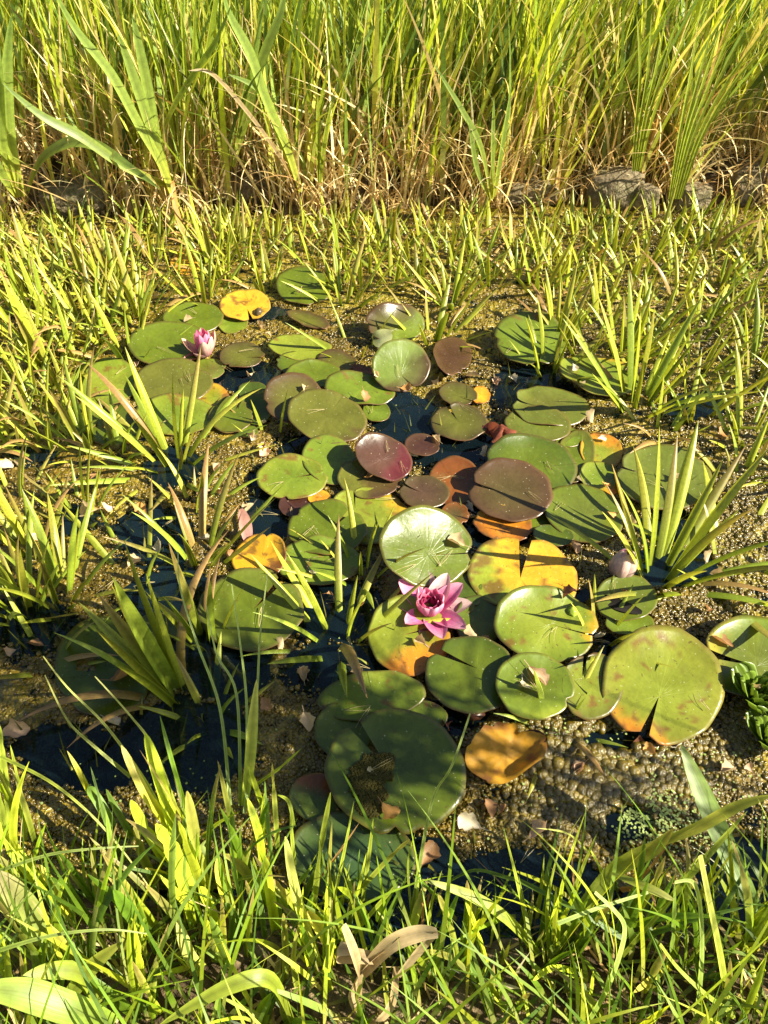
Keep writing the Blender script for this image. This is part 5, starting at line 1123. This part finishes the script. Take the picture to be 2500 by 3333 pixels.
LEAVES = [ # crop x y size colour label
 ('R3', 805, 485, .030, 'b', 'pale leaf scrap on the glossy-ended pad behind the half-closed flower'), ('R3', 1520, 305, .030, 'b', 'beige leaf lying on the furthest green pad'), ('R3', 1270, 535, .032, 'b', 'beige leaf floating right of the golden yellow pad'),
 ('R3', 1315, 587, .022, 'b', 'slim beige leaf floating above the bright yellow oval pad'), ('R3', 1190, 830, .026, 'b', 'beige leaf on the dark water under the olive oval pad'), ('R3', 490, 765, .030, 'p', 'pinkish leaf at the upper left rim of the big olive pad'),
 ('R3', 1290, 1150, .030, 'w', 'white leaf on the water by the small sparse water soldier'), ('R3', 1220, 1235, .034, 'b', 'crumpled beige leaf on algae at the right of the blue water'), ('R3', 1290, 1325, .040, 'p', 'long pinkish leaf below the crumpled beige one'),
 ('R3', 600, 1310, .034, 'w', 'grey-white leaf at the foot of the big left water soldier'), ('R3', 440, 1270, .036, 'o', 'orange-brown leaf left of the big left water soldier'), ('R3', 980, 1435, .036, 'b', 'beige leaf on golden algae below the big left water soldier'),
 ('R4', 375, 820, .026, 'b', 'small beige leaf on the glossy maroon-rimmed pad'), ('R4', 755, 900, .036, 't', 'tan curled leaf at the lower rim of the lime pad'), ('R4', 830, 720, .020, 'b', 'yellowish scrap at the left foot of the upright pad'),
 ('R4', 1020, 815, .034, 'o', 'orange curled leaf under the upright pad'), ('R4', 1210, 800, .034, 'b', 'beige curled leaf left of the small olive oval pad'), ('R4', 1440, 745, .038, 'b', 'broad beige leaf on algae above the small orange-yellow pad'),
 ('R4', 1590, 765, .034, 'p', 'pinkish leaf on algae at the far side of the channel'), ('R4', 1055, 1235, .034, 'w', 'white curled leaf between the purple and wine red pads'), ('R4', 1210, 1140, .030, 'b', 'beige curled leaf on the small wine red pad'),
 ('R4', 790, 1385, .034, 'o', 'orange crumpled leaf on the brown pad'), ('R4', 95, 437, .034, 'b', 'beige leaf on algae left of the narrow olive pad'), ('R4', 1315, 45, .03, 'w', 'white leaf scrap among the upper water soldiers'),
 ('R4', 1290, 215, .03, 'p', 'pink-brown scrap behind the leaning maroon pad'), ('R4', 1520, 1235, .03, 'b', 'beige leaf by the left edge of the dark green pad'),
 ('B1', 1440, 680, .040, 'b', 'large pale beige leaf on the glossy light green pad'), ('B1', 590, 878, .032, 'w', 'grey-beige scrap on the yellow-green needle-strewn pad'), ('B1', 715, 1015, .028, 't', 'brown leaf in the dark water left of the open flower'),
 ('B1', 885, 1055, .026, 'o', 'small yellow-brown leaf in the dark water'), ('B1', 1230, 1275, .028, 'b', 'beige scrap just below the open pink flower'), ('B1', 1540, 1225, .034, 'b', 'curled beige leaf lower right of the open pink flower'),
 ('B1', 1625, 1260, .02, 'p', 'tiny pink scrap right of the curled beige leaf'), ('B1', 545, 935, .03, 'w', 'white scrap below the yellow-green needle-strewn pad'), ('B1', 410, 1310, .026, 'b', 'beige scrap beneath the large barred green pad'),
 ('B1', 525, 1460, .03, 'b', 'beige leaf at the left end of the blue pool'), ('B1', 850, 1465, .032, 'b', 'frilled beige scrap above the wide green pad'), ('B1', 1525, 465, .032, 'w', 'white scrap above the glossy light green pad'),
 ('B1', 1535, 530, .03, 'b', 'beige scrap right of the small brown pad'), ('B1', 290, 120, .036, 'p', 'pinkish long leaf left of the bright lime pad'), ('B1', 230, 60, .03, 'w', 'pale scrap at the upper left of the bright lime pad'),
 ('B1', 205, 475, .036, 'b', 'yellowish leaf behind the shrivelled purple leaf'), ('B1', 15, 250, .026, 'b', 'beige scrap on algae at left centre'), ('B1', 50, 395, .034, 't', 'tan leaf at the edge of the golden algae, left centre'),
 ('B2', 525, 1065, .046, 'p', 'curled tan leaf standing on a green pad at lower centre right'), ('B2', 455, 1120, .03, 'w', 'pale frilled scrap beside the standing tan leaf'), ('B2', 655, 680, .036, 'r', 'dark curled scrap on the golden notched pad'),
 ('B2', 700, 435, .042, 'p', 'pinkish curled leaf left of the closed bud'), ('B2', 980, 325, .034, 'b', 'beige leaf between the bars pad and the large bright water soldier'), ('B2', 955, 650, .022, 't', 'small red-brown scrap on the pad under the bud'),
 ('B2', 1210, 98, .042, 'b', 'beige leaf on the large grey-green pad'), ('B2', 1400, 570, .034, 'b', 'beige scrap on algae right of the bright water soldier'), ('B2', 1355, 485, .03, 'b', 'light scrap on the algae below the slanting leaves at right'),
 ('B2', 1465, 690, .024, 'o', 'orange scrap on the right-hand algae'), ('B2', 1522, 683, .022, 'p', 'pink scrap on the right-hand algae'), ('B2', 1365, 750, .03, 't', 'brown scrap above the pale right-edge pad'),
 ('B2', 1430, 895, .042, 't', 'red-brown curled leaf on the pale right-edge pad'), ('B2', 840, 865, .03, 'w', 'whitish scrap above the biggest yellow-green pad'), ('B2', 1580, 1130, .045, 'p', 'dry pinkish scrap on the water lettuce'),
 ('B2', 735, 115, .03, 'w', 'pale scrap above the four-barred pad'), ('B2', 860, 135, .034, 'o', 'orange-edged leaf left of the grey-green pad'), ('B2', 885, 275, .03, 'o', 'orange scrap at the right end of the four-barred pad'),
 ('B2', 1020, 1385, .032, 'r', 'dark red curled leaf below the biggest yellow-green pad'), ('B2', 1110, 1385, .024, 'p', 'pink scrap below the biggest yellow-green pad'), ('B2', 1240, 1415, .028, 'w', 'white scrap on the near algae'),
 ('B3', 215, 232, .034, 'b', 'beige scrap in the shaded algae at lower left of centre'), ('B3', 238, 495, .036, 'b', 'beige leaf left of the green pad lobe'), ('B3', 655, 955, .036, 'o', 'orange-brown curled leaf on the largest dark pad'),
 ('B3', 420, 940, .034, 't', 'brown leaf at the left rim of the largest dark pad'), ('B3', 560, 720, .018, 'w', 'tiny pale scrap in the middle of the largest dark pad'), ('B3', 1068, 1000, .040, 'w', 'silver-white leaf floating in shade below the torn golden leaf'),
 ('B3', 1170, 928, .034, 't', 'brown shiny leaf right of the silver-white leaf'), ('B3', 1245, 930, .018, 't', 'tiny brown scrap beside the brown shiny leaf'), ('B3', 1430, 1035, .046, 'p', 'pinkish tan leaf floating by the foreground grass'),
 ('B3', 860, 1150, .042, 't', 'brown veined leaf below the blue-green shaded pad'), ('B3', 1625, 720, .028, 'p', 'pale pink scrap on the bubbles at lower right'), ('B3', 935, 490, .030, 'r', 'brown scrap right of the small peeping pad'),
 ('B3', 30, 390, .03, 't', 'brown leaf in the shaded algae at the left'), ('B4', 85, 215, .050, 'p', 'triangular pinkish leaf in the dark water at the left'), ('B4', 555, 163, .032, 'w', 'white leaf below the submerged pad'),
 ('B6', 370, 330, .03, 'p', 'pink scrap in the middle of the big bubbles'), ('B6', 1380, 355, .036, 'b', 'beige leaf on the bubbles right of the broad iris leaf'), ('B6', 1515, 315, .02, 'p', 'pinkish scrap left of the lower water lettuce'),
 ('B6', 900, 140, .02, 'p', 'small pink scrap above the big bubbles'), ('B6', 840, 200, .026, 'o', 'orange curled scrap above the big bubbles'),
 ('R6', 150, 135, .045, 'b', 'broad beige leaf on the golden algae at the left edge'), ('R6', 45, 150, .04, 'w', 'pale leaf at the left edge above the golden algae'), ('R6', 535, 410, .05, 'b', 'tan leaf at the rim of the small blue pool'),
 ('R6', 655, 410, .042, 'p', 'pink-white leaf right of the small blue pool'), ('R6', 855, 400, .046, 'o', 'orange-brown leaf above the left dark water'), ('R6', 965, 615, .042, 'w', 'white leaf floating alone on the left dark water'),
 ('R6', 195, 570, .034, 'p', 'pink leaf on the left-edge water soldier'), ('R6', 800, 710, .036, 'b', 'pale scrap at the right rim of the golden algae patch'), ('R6', 1385, 675, .034, 't', 'brown leaf below the shrivelled purple leaf'),
 ('R6', 1240, 575, .03, 'w', 'white scrap among the leaves left of the shrivelled leaf'), ('R6', 215, 1195, .036, 't', 'brown leaf in the dark water at far left'), ('R6', 745, 1410, .05, 't', 'brown leaf lying on the submerged pad'),
 ('R6', 60, 1255, .026, 'p', 'pale scrap at the left edge by the half-sunk water soldier'), ('R6', 575, 195, .03, 't', 'brown curled leaf on the golden algae at left'), ('R6', 1225, 300, .034, 'p', 'pinkish leaf on the algae left of the lime pad'),
 ('R5', 610, 420, .034, 'w', 'pale leaf at the upper rim of the right yellow-green barred pad'), ('R5', 912, 432, .034, 'p', 'pink scrap at the right end of the yellow-green barred pad'), ('R5', 965, 440, .026, 'w', 'white scrap right of the pink scrap'),
 ('R5', 285, 470, .030, 'w', 'white rolled leaf at the top of the channel'), ('R5', 195, 488, .028, 'p', 'pink scrap beside the white rolled leaf'), ('R5', 625, 258, .026, 'w', 'pale scrap right of the wavy-edged green pad'),
 ('R5', 725, 275, .036, 'p', 'brown-pink leaf among the water soldiers at right'), ('R5', 1250, 305, .034, 'w', 'grey leaf on the algae behind the right water soldiers'), ('R5', 650, 535, .034, 'b', 'beige scrap below the yellow-green barred pad'),
 ('R5', 700, 710, .038, 'b', 'long beige leaf right of the overlapping green pad'), ('R5', 760, 805, .024, 'w', 'white scrap on the orange-edged yellow pad'), ('R5', 240, 680, .026, 'w', 'white scrap by the curled red-brown leaf'),
 ('R5', 1400, 790, .036, 'o', 'orange scrap on the algae above the grey-green pad'), ('R5', 1490, 815, .024, 'w', 'white dot-like scrap on the right algae'),
]
for q, (c, x, y, s, k_, lb) in enumerate(LEAVES):
    px, py = src(c, x, y); h = pad_z(px, py)
    if h: p, n = h[0] + h[1] * .004, h[1]
    else: p = at(px, py, .004); p.z = .011 if mk(p.x, p.y) > .04 else .003; n = Vector((0, 0, 1))
    o = link('fallen_leaf', SCR[k_][q % 3], loc=p); o.rotation_mode = 'QUATERNION'
    o.rotation_quaternion = n.to_track_quat('Z', 'Y') @ Quaternion((0, 0, 1), random.uniform(0, 6.28)) @ Quaternion((1, 0, 0), random.uniform(-.25, .25))
    o.scale = (s * 1.05, s * random.uniform(.75, 1.1), s * 1.0); tag(o, lb, 'fallen leaf', 'fallen leaves lying on pads, algae and water')

def needle_mesh(seed):
    rs = random.Random(seed); V, Fc = [], []
    for sgn in (-1, 1):
        p = Vector((0, 0, .001)); a = sgn * rs.uniform(.06, .28); k_ = rs.uniform(-.5, .5); b0 = len(V)
        for q in range(8):
            an = a + k_ * q / 7
            for s in range(3):
                e = s * 2.094; V.append(p + Vector((-math.sin(an) * math.cos(e), math.cos(an) * math.cos(e), math.sin(e) + .7)) * .00075 * (1 - q * .08))
            p = p + Vector((math.cos(an), math.sin(an), .05 * math.sin(q))) * .0085
        for q in range(7):
            for s in range(3): i0 = b0 + q * 3; Fc.append((i0 + s, i0 + (s + 1) % 3, i0 + 3 + (s + 1) % 3, i0 + 3 + s))
    return mesh('pine_needles', V, Fc, [M['needle']])
NM = [needle_mesh(i) for i in range(7)]
NEED = [('R3', 860, 440), ('R3', 610, 650), ('R3', 1130, 680), ('R3', 350, 825), ('R3', 275, 835), ('R3', 760, 850), ('R3', 820, 870), ('R3', 1020, 770), ('R4', 480, 560), ('R4', 960, 660), ('R4', 500, 950), ('R4', 620, 850), ('R4', 800, 975), ('R4', 1360, 920),
        ('R4', 1150, 810), ('R4', 1380, 1150), ('R4', 900, 1220), ('R4', 980, 1275), ('R4', 1300, 1375), ('R4', 240, 1410), ('R4', 1520, 640), ('R4', 1150, 1100), ('B1', 460, 470), ('B1', 510, 660), ('B1', 640, 660), ('B1', 540, 790), ('B1', 640, 800), ('B1', 1200, 810), ('B1', 1350, 820), ('B1', 1080, 420),
        ('B1', 280, 1070), ('B1', 390, 510), ('B1', 770, 1020), ('B1', 640, 410), ('B2', 610, 250), ('B2', 480, 155), ('B2', 90, 80), ('B2', 40, 520), ('B2', 1140, 140), ('B2', 1000, 60), ('B2', 620, 820), ('B2', 330, 1030), ('B2', 520, 1130), ('B2', 900, 650), ('B2', 880, 890), ('B2', 1080, 840), ('B2', 1370, 1230),
        ('B3', 1215, 210), ('B3', 430, 420), ('B3', 560, 400), ('B3', 560, 730), ('B3', 1075, 640), ('B3', 560, 200), ('B3', 1420, 310), ('R5', 460, 920), ('R5', 230, 850), ('R5', 240, 340), ('R5', 560, 320), ('R6', 1050, 440), ('R6', 930, 820), ('R6', 700, 810), ('R6', 1090, 540), ('R6', 1080, 1260), ('R6', 180, 220),
        ('R6', 480, 470), ('R6', 1020, 300), ('B5', 1440, 640), ('B6', 150, 1240), ('B6', 1370, 1200), ('R3', 1000, 1500), ('R3', 650, 1130)]
for q, (c, x, y) in enumerate(NEED):
    px, py = src(c, x, y); h = pad_z(px, py)
    if h: p, n = h[0] + h[1] * .0045, h[1]
    else: p = at(px, py, .004); p.z = .012 if mk(p.x, p.y) > .04 else .003; n = Vector((0, 0, 1))
    o = link('pine_needles', NM[q % 7], loc=p); o.rotation_mode = 'QUATERNION'; sc_ = random.uniform(.7, 1.15) * .8
    o.rotation_quaternion = n.to_track_quat('Z', 'Y') @ Quaternion((0, 0, 1), random.uniform(0, 6.28)); o.scale = (sc_, sc_, 1)
    if h:
        hi = min(range(len(PADS)), key=lambda i: ((px - PAD_E[i][0]) / PAD_E[i][2]) ** 2 + ((py - PAD_E[i][1]) / PAD_E[i][3]) ** 2)
        lb = PADS[hi][12]; side_n = ('upper ' if py < PAD_E[hi][1] else 'lower ') + ('left' if px < PAD_E[hi][0] else 'right')
        base_lb = ' '.join(('pine needles on the ' + side_n + ' of the ' + lb).split()[:16])
    else:
        hi = min(range(len(HERO)), key=lambda i: math.hypot(px - HP[i][0], py - HP[i][1])); dr = ('above ' if py < HP[hi][1] else 'below ') + ('left' if px < HP[hi][0] else 'right'); base_lb = ' '.join(('pine needles afloat ' + dr + ' of the ' + HERO[hi][8]).split()[:16])
    w_ = base_lb.split()
    while w_[-1] in ('the', 'of', 'a', 'and', 'with', 'at', 'in', 'on', 'its', 'by', 'to', 'over', 'under', 'behind', 'below', 'right', 'left', 'between', 'from', 'beside', 'upper', 'lower'): w_.pop()
    tag(o, ' '.join(w_), 'pine needles', 'fallen pine needles on pads' if h else 'fallen pine needles on water and algae')

# ------------------------------------------------------------------ submerged weed seen through the clear water
n_ = 2600; bs = []
while len(bs) < n_:
    cx, cy, rx, ry = OPEN[rng.integers(0, len(OPEN))]; p = at(rng.normal(cx, rx * .6), rng.normal(cy, ry * .6), -.05); bs.append((p.x, p.y, rng.uniform(-.15, -.09)))
mass('submerged_weed', np.array(bs), rng.uniform(.08, .18, n_), rng.uniform(.003, .010, n_), pick(n_, [(.26, .28, .05), (.36, .34, .07), (.14, .17, .05)]), rng.uniform(-3.2, 3.2, n_), rng.normal(R(30), R(15), n_), rng.normal(R(20), R(15), n_), 'blade',
     'thin weed hanging under the surface in the open water', 'water weed', 6)

print('rosettes', SW_N[0], 'objects', len(bpy.data.objects))
